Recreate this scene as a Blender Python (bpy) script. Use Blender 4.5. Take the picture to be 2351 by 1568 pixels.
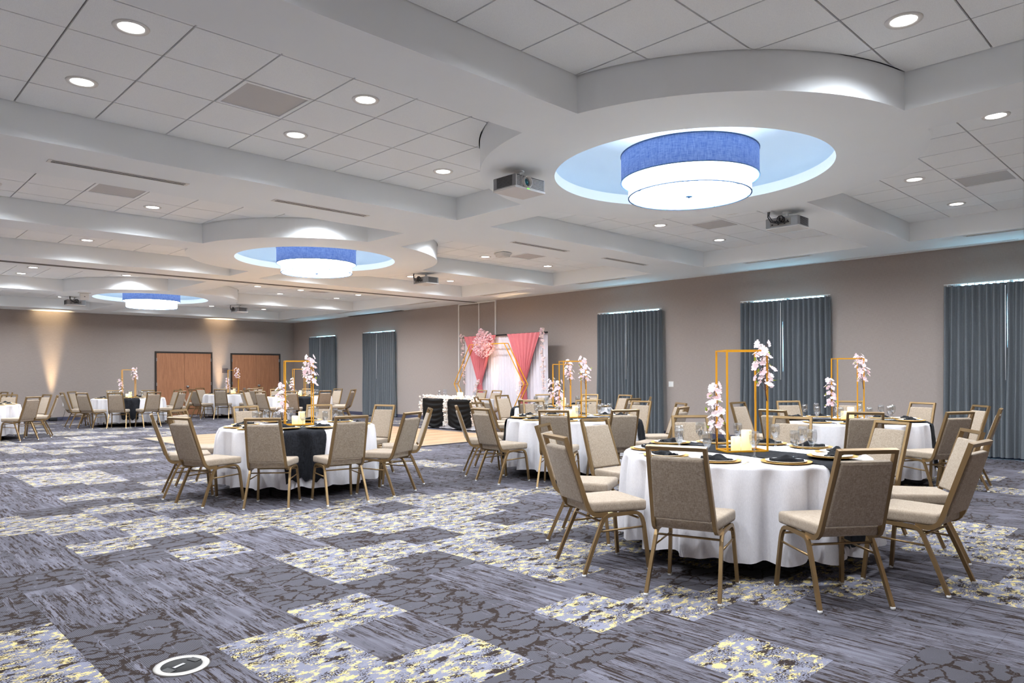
import bpy, bmesh, math, random
from mathutils import Vector, Matrix, Euler
from mathutils.geometry import delaunay_2d_cdt
for o in list(bpy.data.objects): bpy.data.objects.remove(o)
scene = bpy.context.scene
C = scene.collection
PI = math.pi
# ------------------------------------------------------------------ camera
F_PX, YAW, ROLL, PY, CAM_H = 1637.42, 0.774175, -0.00566, 857.95, 1.395
cam_d = bpy.data.cameras.new('camera'); cam = bpy.data.objects.new('camera', cam_d); C.objects.link(cam)
cam_d.sensor_width = 36.0; cam_d.lens = 36.0 * F_PX / 2351.0
cam_d.shift_y = (PY - 784.0) / 2351.0
cam_d.clip_end = 200
cam.matrix_world = Matrix.Translation((0, 0, CAM_H)) @ Matrix.Rotation(-YAW, 4, 'Z') @ Matrix.Rotation(PI / 2, 4, 'X') @ Matrix.Rotation(ROLL, 4, 'Z')
scene.camera = cam
# ------------------------------------------------------------------ world (daylight outside the windows), exposure
world = bpy.data.worlds.new('daylight'); scene.world = world; world.use_nodes = True
world.node_tree.nodes['Background'].inputs[0].default_value = (0.42, 0.80, 1.0, 1)
world.node_tree.nodes['Background'].inputs[1].default_value = 10.0
vs = scene.view_settings
vs.view_transform = 'Standard'; vs.look = 'None'; vs.gamma = 1.0; vs.use_curve_mapping = False
vs.exposure = 0.47
cy = scene.cycles
cy.use_denoising = True
cy.use_adaptive_sampling = True; cy.adaptive_threshold = 0.18; cy.adaptive_min_samples = 16
cy.max_bounces = 4; cy.diffuse_bounces = 4; cy.glossy_bounces = 2; cy.transmission_bounces = 4; cy.transparent_max_bounces = 16
cy.caustics_reflective = False; cy.caustics_refractive = False
cy.sample_clamp_indirect = 4.0
DOWNLIGHT = 200.0        # watts of each recessed can's beam
CHANDELIER = 20.0        # emission of the chandelier diffuser
COVE = 4.4             # emission of the chandelier's up-facing lamp ring
# ------------------------------------------------------------------ room numbers (metres, camera at x=0 y=0)
XL, W, Y0, D = -0.6, 13.5, -0.6, 26.1
ZS, ZT = 3.435, 3.73
ROOF = 4.4
BAYS = [3.945, 11.51, 20.2]
CX = 6.405
R_DISC, R_HOLE = 2.134, 1.372
COFX = [(0.61, 6.10), (6.71, 12.32)]
COFY = [(0.6, 3.64), (4.25, 7.28), (8.46, 11.21), (11.80, 14.5), (15.72, 19.87), (20.5, 24.95)]
YLINES = [3.08, 4.89, 9.0, 12.32, 16.55, 20.89]   # one tile line of every coffer row
# ------------------------------------------------------------------ helpers
rnd = random.Random(7)
def s2l(r, g, b):
    f = lambda c: (c / 255 / 12.92) if c / 255 <= 0.04045 else ((c / 255 + 0.055) / 1.055) ** 2.4
    return (f(r), f(g), f(b), 1.0)
class MB:
    def __init__(s): s.v = []; s.f = []; s.mi = []; s.sm = []
    def add(s, verts, faces, mat=0, smooth=False):
        n = len(s.v); s.v += [tuple(v) for v in verts]
        s.f += [tuple(i + n for i in f) for f in faces]; s.mi += [mat] * len(faces); s.sm += [smooth] * len(faces)
        return s
    def box(s, x0, x1, y0, y1, z0, z1, mat=0, M=None):
        v = [Vector((x, y, z)) for z in (z0, z1) for y in (y0, y1) for x in (x0, x1)]
        if M is not None: v = [M @ p for p in v]
        return s.add(v, [(0, 2, 3, 1), (4, 5, 7, 6), (0, 1, 5, 4), (2, 6, 7, 3), (0, 4, 6, 2), (1, 3, 7, 5)], mat)
    def bar(s, a, b, w, h=None, mat=0, up=(0, 0, 1)):
        a = Vector(a); b = Vector(b); h = h or w
        t = (b - a).normalized(); u = Vector(up)
        if abs(t.dot(u)) > 0.98: u = Vector((1, 0, 0))
        sx = t.cross(u).normalized(); n = sx.cross(t).normalized()
        v = [p + sx * (i * w / 2) + n * (j * h / 2) for p in (a, b) for i, j in ((-1, -1), (1, -1), (1, 1), (-1, 1))]
        return s.add(v, [(3, 2, 1, 0), (4, 5, 6, 7), (0, 1, 5, 4), (1, 2, 6, 5), (2, 3, 7, 6), (3, 0, 4, 7)], mat)
    def sweep(s, path, w, h, side, mat=0):      # rectangular section along a path, side vector given
        P = [Vector(p) for p in path]; sd = Vector(side).normalized(); vs_ = []
        for i, p in enumerate(P):
            t = (P[min(i + 1, len(P) - 1)] - P[max(i - 1, 0)]).normalized()
            n = t.cross(sd).normalized()
            vs_ += [p + sd * (a * w / 2) + n * (b * h / 2) for a, b in ((-1, -1), (1, -1), (1, 1), (-1, 1))]
        fs = []
        for i in range(len(P) - 1):
            for k in range(4): fs.append((i * 4 + k, i * 4 + (k + 1) % 4, i * 4 + 4 + (k + 1) % 4, i * 4 + 4 + k))
        e = (len(P) - 1) * 4
        fs += [(3, 2, 1, 0), (e, e + 1, e + 2, e + 3)]
        return s.add(vs_, fs, mat)
    def tube(s, path, r, seg=6, mat=0):
        P = [Vector(p) for p in path]; vs_ = []; u = Vector((0.31, 0.17, 0.94))
        for i, p in enumerate(P):
            t = (P[min(i + 1, len(P) - 1)] - P[max(i - 1, 0)]).normalized()
            a = t.cross(u)
            if a.length < 1e-3: a = t.cross(Vector((1, 0, 0)))
            a.normalize(); b = t.cross(a); rr = r[i] if isinstance(r, (list, tuple)) else r
            vs_ += [p + a * (rr * math.cos(2 * PI * k / seg)) + b * (rr * math.sin(2 * PI * k / seg)) for k in range(seg)]
        fs = []
        for i in range(len(P) - 1):
            for k in range(seg): fs.append((i * seg + k, i * seg + seg + k, i * seg + seg + (k + 1) % seg, i * seg + (k + 1) % seg))
        e = (len(P) - 1) * seg
        s.add(vs_, fs, mat, True)
        n = len(s.v) - len(vs_)
        s.f += [tuple(n + k for k in range(seg)), tuple(n + e + k for k in reversed(range(seg)))]; s.mi += [mat] * 2; s.sm += [False] * 2
        return s
    def lathe(s, prof, seg=24, mat=0, smooth=True, c=(0, 0), closed=False):
        vs_ = []; fs = []; n = len(prof)
        for k in range(seg):
            a = 2 * PI * k / seg
            vs_ += [(c[0] + r * math.cos(a), c[1] + r * math.sin(a), z) for r, z in prof]
        for k in range(seg):
            k2 = (k + 1) % seg
            for i in range(n if closed else n - 1):
                j = (i + 1) % n
                if prof[i][0] < 1e-6 and prof[j][0] < 1e-6: continue
                if prof[i][0] < 1e-6: fs.append((k * n + i, k2 * n + j, k * n + j))
                elif prof[j][0] < 1e-6: fs.append((k * n + i, k2 * n + i, k * n + j))
                else: fs.append((k * n + i, k2 * n + i, k2 * n + j, k * n + j))
        return s.add(vs_, fs, mat, smooth)
    def mesh(s, name, mats):
        m = bpy.data.meshes.new(name); m.from_pydata(s.v, [], s.f); m.update()
        for k in (mats if isinstance(mats, (list, tuple)) else [mats]): m.materials.append(k)
        m.polygons.foreach_set('material_index', s.mi); m.polygons.foreach_set('use_smooth', s.sm)
        return m
    def build(s, name, mats, parent=None, loc=None, recalc=True):
        m = s.mesh(name, mats)
        if recalc:
            bm = bmesh.new(); bm.from_mesh(m); bmesh.ops.recalc_face_normals(bm, faces=bm.faces); bm.to_mesh(m); bm.free()
        return link(name, m, parent, loc)
def link(name, mesh, parent=None, loc=None, rz=0):
    o = bpy.data.objects.new(name, mesh); C.objects.link(o)
    if parent: o.parent = parent
    if loc: o.location = loc
    if rz: o.rotation_euler = (0, 0, rz)
    return o
def empty(name, loc=(0, 0, 0), rz=0):
    o = bpy.data.objects.new(name, None); C.objects.link(o); o.location = loc; o.rotation_euler = (0, 0, rz); o.empty_display_size = 0.1
    return o
def tag(o, label=None, cat=None, group=None, kind=None):
    if label: o['label'] = label
    if cat: o['category'] = cat
    if group: o['group'] = group
    if kind: o['kind'] = kind
    return o
def kids(o): return [c for c in KIDS.get(o.name, [])]
KIDS = {}
def index_kids(root):
    KIDS[root.name] = list(root.children)
    for c in root.children: index_kids(c)
def copy_tree(o, parent=None):
    c = o.copy(); C.objects.link(c); c.parent = parent
    for ch in kids(o): copy_tree(ch, c)
    return c
def drop_tree(o):
    for ch in list(o.children): drop_tree(ch)
    bpy.data.objects.remove(o)
def rounded_box(name, sx, sy, sz, bev, mat, seg=3, taper=None):
    bm = bmesh.new(); bmesh.ops.create_cube(bm, size=1.0)
    for v in bm.verts: v.co = Vector((v.co.x * sx, v.co.y * sy, v.co.z * sz))
    bmesh.ops.bevel(bm, geom=list(bm.edges), offset=bev, segments=seg, affect='EDGES', profile=0.6)
    if taper:
        for v in bm.verts: v.co = taper(v.co)
    for f in bm.faces: f.smooth = True
    m = bpy.data.meshes.new(name); bm.to_mesh(m); bm.free(); m.materials.append(mat); return m
def proj(x, y, z):
    cx = math.cos(YAW) * x - math.sin(YAW) * y; d = math.sin(YAW) * x + math.cos(YAW) * y
    a = F_PX * cx / d; b = -F_PX * (z - CAM_H) / d
    return (1175.5 + a * math.cos(ROLL) - b * math.sin(ROLL), PY + a * math.sin(ROLL) + b * math.cos(ROLL))
# ------------------------------------------------------------------ materials
class NT:
    def __init__(s, name):
        s.m = bpy.data.materials.new(name); s.m.use_nodes = True; s.t = s.m.node_tree; s.b = s.t.nodes['Principled BSDF']; s.out = s.t.nodes['Material Output']
    def n(s, kind, **kw):
        nd = s.t.nodes.new(kind)
        for k, v in kw.items(): setattr(nd, k, v)
        return nd
    def l(s, a, b): s.t.links.new(a, b); return s
    def val(s, sock, v):
        if hasattr(v, 'is_output') or hasattr(v, 'links'): s.t.links.new(v, sock)
        else: sock.default_value = v
    def math(s, op, a, b=None, clamp=False):
        nd = s.n('ShaderNodeMath', operation=op, use_clamp=clamp); s.val(nd.inputs[0], a)
        if b is not None: s.val(nd.inputs[1], b)
        return nd.outputs[0]
    def mix(s, fac, a, b):
        nd = s.n('ShaderNodeMix', data_type='RGBA'); s.val(nd.inputs[0], fac); s.val(nd.inputs[6], a); s.val(nd.inputs[7], b); return nd.outputs[2]
    def pos(s, scale=(1, 1, 1), kind='pos', off=(0, 0, 0)):
        g = s.n('ShaderNodeNewGeometry').outputs['Position'] if kind == 'pos' else s.n('ShaderNodeTexCoord').outputs['Object']
        mp = s.n('ShaderNodeMapping'); s.l(g, mp.inputs[0]); mp.inputs['Scale'].default_value = scale; mp.inputs['Location'].default_value = off
        return mp.outputs[0]
    def noise(s, vec, scale, detail=3, rough=0.55):
        nd = s.n('ShaderNodeTexNoise'); s.l(vec, nd.inputs['Vector']); nd.inputs['Scale'].default_value = scale; nd.inputs['Detail'].default_value = detail; nd.inputs['Roughness'].default_value = rough
        return nd.outputs[0]
    def step(s, v, lo, hi):
        nd = s.n('ShaderNodeMapRange', clamp=True); s.val(nd.inputs[0], v); nd.inputs[1].default_value = lo; nd.inputs[2].default_value = hi; return nd.outputs[0]
    def bump(s, h, strength, dist=0.002):
        nd = s.n('ShaderNodeBump'); nd.inputs['Strength'].default_value = strength; nd.inputs['Distance'].default_value = dist; s.l(h, nd.inputs['Height']); s.l(nd.outputs[0], s.b.inputs['Normal'])
    def set(s, **kw):
        for k, v in kw.items(): s.val(s.b.inputs[k.replace('_', ' ')], v)
        return s
def plain(name, rgb, rough=0.5, metal=0.0, emit=None, es=0.0, spec=None):
    t = NT(name); t.set(Base_Color=s2l(*rgb), Roughness=rough, Metallic=metal)
    if emit: t.set(Emission_Color=s2l(*emit), Emission_Strength=es)
    if spec is not None: t.b.inputs['Specular IOR Level'].default_value = spec
    return t.m
M = {}
def paint(name, rgb, var=0.04, scale=1.5, rough=0.75, bumps=0.04):
    t = NT(name); v = t.pos()
    nz = t.noise(v, scale, 2); c = s2l(*rgb); d = tuple(x * (1 - var * 2) for x in c[:3]) + (1,)
    t.set(Base_Color=t.mix(nz, d, c), Roughness=rough); t.bump(t.noise(v, 180, 2), bumps, 0.001); return t.m
M['ceil'] = paint('ceiling_paint', (243, 247, 249), 0.02)
def tile_mat():
    t = NT('ceiling_tile'); v = t.pos()
    sp = t.step(t.noise(v, 260, 2), 0.38, 0.5)
    t.set(Base_Color=t.mix(sp, s2l(234, 237, 239), s2l(248, 251, 252)), Roughness=0.9); t.bump(t.noise(v, 260, 2), 0.15, 0.001); return t.m
M['tile'] = tile_mat()
M['grid'] = plain('grid_shadow_gap', (150, 148, 146), 0.8)
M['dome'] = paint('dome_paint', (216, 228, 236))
def wall_mat():
    t = NT('wall_fabric_paper')
    a = t.noise(t.pos((1, 1, 30)), 14, 2); b = t.noise(t.pos((30, 30, 1)), 14, 2)
    f = t.math('MULTIPLY', t.math('ADD', a, b), 0.5)
    t.set(Base_Color=t.mix(t.step(f, 0.3, 0.7), s2l(147, 135, 128), s2l(170, 158, 152)), Roughness=0.85); t.bump(f, 0.12, 0.002); return t.m
M['wall'] = wall_mat()
M['base'] = plain('navy_carpet_base', (66, 66, 86), 0.9)
M['white'] = plain('white_metal', (232, 232, 230), 0.4)
M['whiteplastic'] = plain('white_plastic', (228, 226, 222), 0.45)
M['slot'] = plain('dark_slot', (28, 26, 26), 0.8)
M['track'] = plain('grey_track', (128, 122, 118), 0.5, 0.3)
M['grille'] = None
def grille_mat():
    t = NT('perforated_grille'); ch = t.n('ShaderNodeTexVoronoi'); ch.inputs['Scale'].default_value = 130; ch.inputs['Randomness'].default_value = 0.0
    t.l(t.pos(), ch.inputs['Vector']); d = t.step(ch.outputs['Distance'], 0.25, 0.35)
    t.set(Base_Color=t.mix(d, s2l(130, 128, 128), s2l(196, 194, 193)), Roughness=0.6); return t.m
M['grille'] = grille_mat()
def emit_mat(name, rgb, st):
    t = NT(name); t.set(Base_Color=s2l(*rgb), Emission_Color=s2l(*rgb), Emission_Strength=st, Roughness=0.6); return t.m
M['lens'] = emit_mat('downlight_lens', (255, 253, 250), 8.0)
M['diffuser'] = emit_mat('chandelier_diffuser', (240, 249, 255), CHANDELIER)
M['drum_white'] = emit_mat('white_lamp_shade', (238, 247, 251), 5.0)
M['cove'] = emit_mat('up_lamp', (230, 241, 253), COVE)
def blue_shade():
    t = NT('blue_linen_shade')
    a = t.noise(t.pos((3, 3, 90)), 5, 3); b = t.noise(t.pos((60, 60, 3)), 5, 3)
    f = t.step(t.math('MULTIPLY', t.math('ADD', a, b), 0.5), 0.36, 0.64)
    c = t.mix(f, s2l(46, 88, 184), s2l(152, 178, 224))
    t.set(Base_Color=c, Roughness=0.9, Emission_Color=c, Emission_Strength=0.25); return t.m
M['blue'] = blue_shade()
M['rim'] = plain('steel_blue_rim', (60, 96, 140), 0.5)
def wood(name, a, b, axis, grain=1.0, rough=0.45):
    t = NT(name); sc = {'z': (14, 14, 0.7), 'y': (14, 0.7, 14), 'x': (0.7, 14, 14)}[axis]
    n1 = t.noise(t.pos(sc), 4 * grain, 5, 0.6); n2 = t.noise(t.pos(tuple(x * 4 for x in sc)), 6 * grain, 2)
    f = t.step(t.math('ADD', t.math('MULTIPLY', n1, 0.75), t.math('MULTIPLY', n2, 0.25)), 0.32, 0.68)
    t.set(Base_Color=t.mix(f, s2l(*a), s2l(*b)), Roughness=rough); return t.m
M['door'] = wood('door_veneer', (146, 94, 64), (184, 130, 95), 'z')
M['frame'] = plain('dark_bronze_frame', (46, 37, 32), 0.5)
M['steel'] = plain('brushed_steel', (170, 170, 172), 0.3, 1.0)
M['silver'] = plain('polished_cutlery', (205, 207, 212), 0.14, 1.0)
M['plank_a'] = wood('dance_floor_a', (138, 106, 78), (184, 150, 114), 'x', 1.0, 0.4)
M['plank_b'] = wood('dance_floor_b', (152, 120, 90), (196, 164, 128), 'x', 1.3, 0.4)
M['edge'] = plain('dark_edge_strip', (70, 68, 74), 0.4, 0.5)
def fabric(name, dark, light, sc=420, rough=0.95, lo=0.35, hi=0.65, sheen=0.12):
    t = NT(name); v = t.pos((1, 1, 1), 'obj')
    a = t.noise(t.pos((1, 1, 0.16), 'obj'), sc, 2); b = t.noise(t.pos((0.16, 1, 1), 'obj'), sc, 2); big = t.noise(v, 40, 2)
    f = t.math('ADD', t.math('MULTIPLY', t.math('ADD', a, b), 0.44), t.math('MULTIPLY', big, 0.12))
    t.set(Base_Color=t.mix(t.step(f, lo, hi), s2l(*dark), s2l(*light)), Roughness=rough); t.bump(f, 0.25, 0.002)
    t.b.inputs['Sheen Weight'].default_value = sheen; t.b.inputs['Specular IOR Level'].default_value = 0.2; return t.m
M['uphol'] = fabric('oatmeal_upholstery', (124, 107, 90), (183, 168, 150))
M['bronze'] = plain('bronze_metal', (146, 120, 84), 0.38, 0.72)
M['glide'] = plain('clear_glide', (215, 214, 212), 0.2)
M['cloth'] = fabric('white_polyester_cloth', (205, 202, 205), (223, 220, 223), 300, 0.8)
M['runner'] = fabric('black_gauze', (9, 9, 11), (40, 41, 46), 90, 0.95, 0.3, 0.7, 0.0)
M['napkin'] = fabric('black_napkin', (14, 14, 16), (26, 26, 29), 500, 0.85, 0.35, 0.65, 0.0)
M['black'] = plain('black_plastic', (24, 24, 26), 0.5)
M['blackmetal'] = plain('black_metal', (22, 21, 22), 0.4, 0.4)
M['swag'] = plain('black_satin', (6, 6, 7), 0.55, spec=0.18)
M['gold'] = plain('gold_frame', (226, 160, 34), 0.35, 0.2)
M['charger'] = plain('gold_charger', (222, 178, 98), 0.35, 0.4)
M['plate'] = plain('white_china', (240, 238, 234), 0.18)
def glass_mat():
    t = NT('clear_glass'); t.t.nodes.remove(t.b)
    g = t.n('ShaderNodeBsdfGlossy'); g.inputs['Roughness'].default_value = 0.03
    tr = t.n('ShaderNodeBsdfTransparent'); tr.inputs[0].default_value = (0.95, 0.96, 0.97, 1)
    mx = t.n('ShaderNodeMixShader'); mx.inputs[0].default_value = 0.17; t.l(tr.outputs[0], mx.inputs[1]); t.l(g.outputs[0], mx.inputs[2]); t.l(mx.outputs[0], t.out.inputs[0]); return t.m
M['glass'] = glass_mat()
M['candle'] = emit_mat('lit_wax', (255, 232, 170), 0.75)
M['petal'] = None
def petal(name, a, b):
    t = NT(name); r = t.n('ShaderNodeObjectInfo').outputs['Random']; nz = t.noise(t.pos(), 60, 1)
    f = t.math('MULTIPLY', t.math('ADD', r, nz), 0.5); c = t.mix(t.step(f, 0.25, 0.75), s2l(*a), s2l(*b))
    t.set(Base_Color=c, Roughness=0.7); tl = t.n('ShaderNodeBsdfTranslucent'); t.l(c, tl.inputs[0])
    mx = t.n('ShaderNodeMixShader'); mx.inputs[0].default_value = 0.5; t.l(t.b.outputs[0], mx.inputs[1]); t.l(tl.outputs[0], mx.inputs[2]); t.l(mx.outputs[0], t.out.inputs[0]); return t.m
M['petal'] = petal('pink_petal', (250, 220, 226), (255, 244, 247))
M['petal_cream'] = petal('cream_petal', (250, 234, 222), (255, 248, 240))
M['petal_white'] = petal('ivory_petal', (252, 242, 230), (255, 252, 246))
M['petal_rose'] = petal('rose_petal', (246, 176, 184), (255, 222, 222))
M['leaf'] = plain('lime_leaf', (150, 172, 40), 0.6)
M['twig'] = plain('brown_twig', (96, 62, 52), 0.8)
M['curtain'] = fabric('slate_curtain', (92, 97, 102), (112, 117, 121), 260, 0.8)
M['hem'] = plain('dark_hem', (52, 58, 70), 0.85)
M['sheer'] = fabric('white_sheer', (206, 200, 207), (218, 212, 218), 300, 0.85)
M['pink'] = fabric('rose_chiffon', (196, 106, 112), (208, 122, 126), 300, 0.85)
M['proj_white'] = plain('projector_shell', (214, 210, 206), 0.4)
M['proj_grey'] = plain('projector_grey', (138, 138, 140), 0.5)
M['lensglass'] = plain('projector_lens', (30, 90, 100), 0.05, 0.3)
M['led'] = emit_mat('green_led', (110, 230, 40), 1.5)
def pane_mat():
    t = NT('window_glass'); t.t.nodes.remove(t.b)
    g = t.n('ShaderNodeBsdfGlossy'); g.inputs['Roughness'].default_value = 0.02
    tr = t.n('ShaderNodeBsdfTransparent'); tr.inputs[0].default_value = (0.93, 0.98, 1, 1)
    mx = t.n('ShaderNodeMixShader'); mx.inputs[0].default_value = 0.06; t.l(tr.outputs[0], mx.inputs[1]); t.l(g.outputs[0], mx.inputs[2]); t.l(mx.outputs[0], t.out.inputs[0]); return t.m
M['pane'] = pane_mat()
# carpet: three printed tile designs
LAV, LAV2, BRN, GRY, YEL = s2l(116, 116, 130), s2l(137, 138, 153), s2l(50, 41, 37), s2l(82, 82, 92), s2l(206, 188, 130)
def carpet(kind):
    t = NT('carpet_' + kind); p = t.pos()
    sx = t.n('ShaderNodeSeparateXYZ'); t.l(p, sx.inputs[0])
    rib = t.step(t.math('SINE', t.math('MULTIPLY', sx.outputs[0], 2 * PI / 0.0085)), -0.2, 0.5)      # pile rows
    pile = t.noise(p, 260, 2)
    if kind == 'gold':
        base = t.mix(t.noise(p, 7, 2), LAV, LAV2)
        y = t.step(t.noise(t.pos((0.8, 1.25, 1)), 14, 7, 0.74), 0.54, 0.555)
        d = t.step(t.noise(t.pos((0.7, 1.3, 1), off=(9, 4, 0)), 8, 7, 0.72), 0.555, 0.57)
        reg = t.step(t.noise(t.pos(off=(3, 8, 0)), 7, 4, 0.6), 0.47, 0.56)
        dots = t.math('MULTIPLY', t.step(t.noise(p, 105, 1), 0.50, 0.54), reg)
        c = t.mix(y, base, YEL); c = t.mix(dots, c, BRN); c = t.mix(d, c, BRN)
        y2 = t.step(t.noise(t.pos((0.8, 1.3, 1), off=(2, 15, 0)), 19, 6, 0.72), 0.585, 0.60); c = t.mix(y2, c, YEL)
        c = t.mix(t.math('MULTIPLY', rib, 0.10), c, BRN)
    else:
        crk = t.n('ShaderNodeTexVoronoi', feature='DISTANCE_TO_EDGE'); crk.inputs['Scale'].default_value = 1.0
        wp = t.n('ShaderNodeVectorMath', operation='ADD'); nz = t.n('ShaderNodeTexNoise'); nz.inputs['Scale'].default_value = 4.0; nz.inputs['Detail'].default_value = 6; nz.inputs['Roughness'].default_value = 0.65
        t.l(p, nz.inputs['Vector']); sc = t.n('ShaderNodeVectorMath', operation='SCALE'); t.l(nz.outputs['Color'], sc.inputs[0]); sc.inputs['Scale'].default_value = 1.7
        t.l(t.pos((5.0, 8.5, 0.0)), wp.inputs[0]); t.l(sc.outputs[0], wp.inputs[1]); t.l(wp.outputs[0], crk.inputs['Vector'])
        thick = t.math('MULTIPLY', t.math('SUBTRACT', t.noise(p, 6, 4, 0.7), 0.30), 0.27)
        line = t.math('LESS_THAN', crk.outputs['Distance'], thick)
        gr = t.mix(rib, s2l(94, 92, 98), s2l(57, 54, 56))
        gr = t.mix(t.step(t.noise(p, 3.1, 3), 0.35, 0.65), gr, s2l(84, 82, 88))
        crackle = t.mix(line, gr, BRN)
        st = t.step(t.noise(t.pos((42, 2.6, 1)), 1.0, 5, 0.72), 0.53, 0.555)
        st2 = t.step(t.noise(t.pos((100, 7, 1), off=(5, 2, 0)), 1.0, 4, 0.7), 0.56, 0.585)
        fade = t.step(t.noise(t.pos((3.0, 1.5, 1)), 1.4, 3), 0.36, 0.48)
        lt = t.mix(t.step(t.noise(t.pos((22, 0.9, 1), off=(7, 1, 0)), 1.0, 2), 0.45, 0.6), s2l(94, 92, 100), s2l(114, 112, 122))
        lt = t.mix(t.math('MULTIPLY', rib, 0.16), lt, BRN)
        streak = t.mix(t.math('MULTIPLY', t.math('MAXIMUM', st, st2), fade), lt, BRN)
        m = t.step(t.noise(t.pos((7, 1.5, 1), off=(1, 6, 0)), 1.2, 6, 0.78), *((0.40, 0.43) if kind == 'crackle' else (0.55, 0.58)))
        c = t.mix(m, streak, crackle)
    c = t.mix(t.math('MULTIPLY', t.step(pile, 0.45, 0.75), 0.30), c, s2l(48, 47, 54))
    t.set(Base_Color=c, Roughness=1.0); t.b.inputs['Specular IOR Level'].default_value = 0.1; t.bump(pile, 0.4, 0.004); return t.m
for k in ('gold', 'crackle', 'streak'): M['carpet_' + k] = carpet(k)
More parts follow.
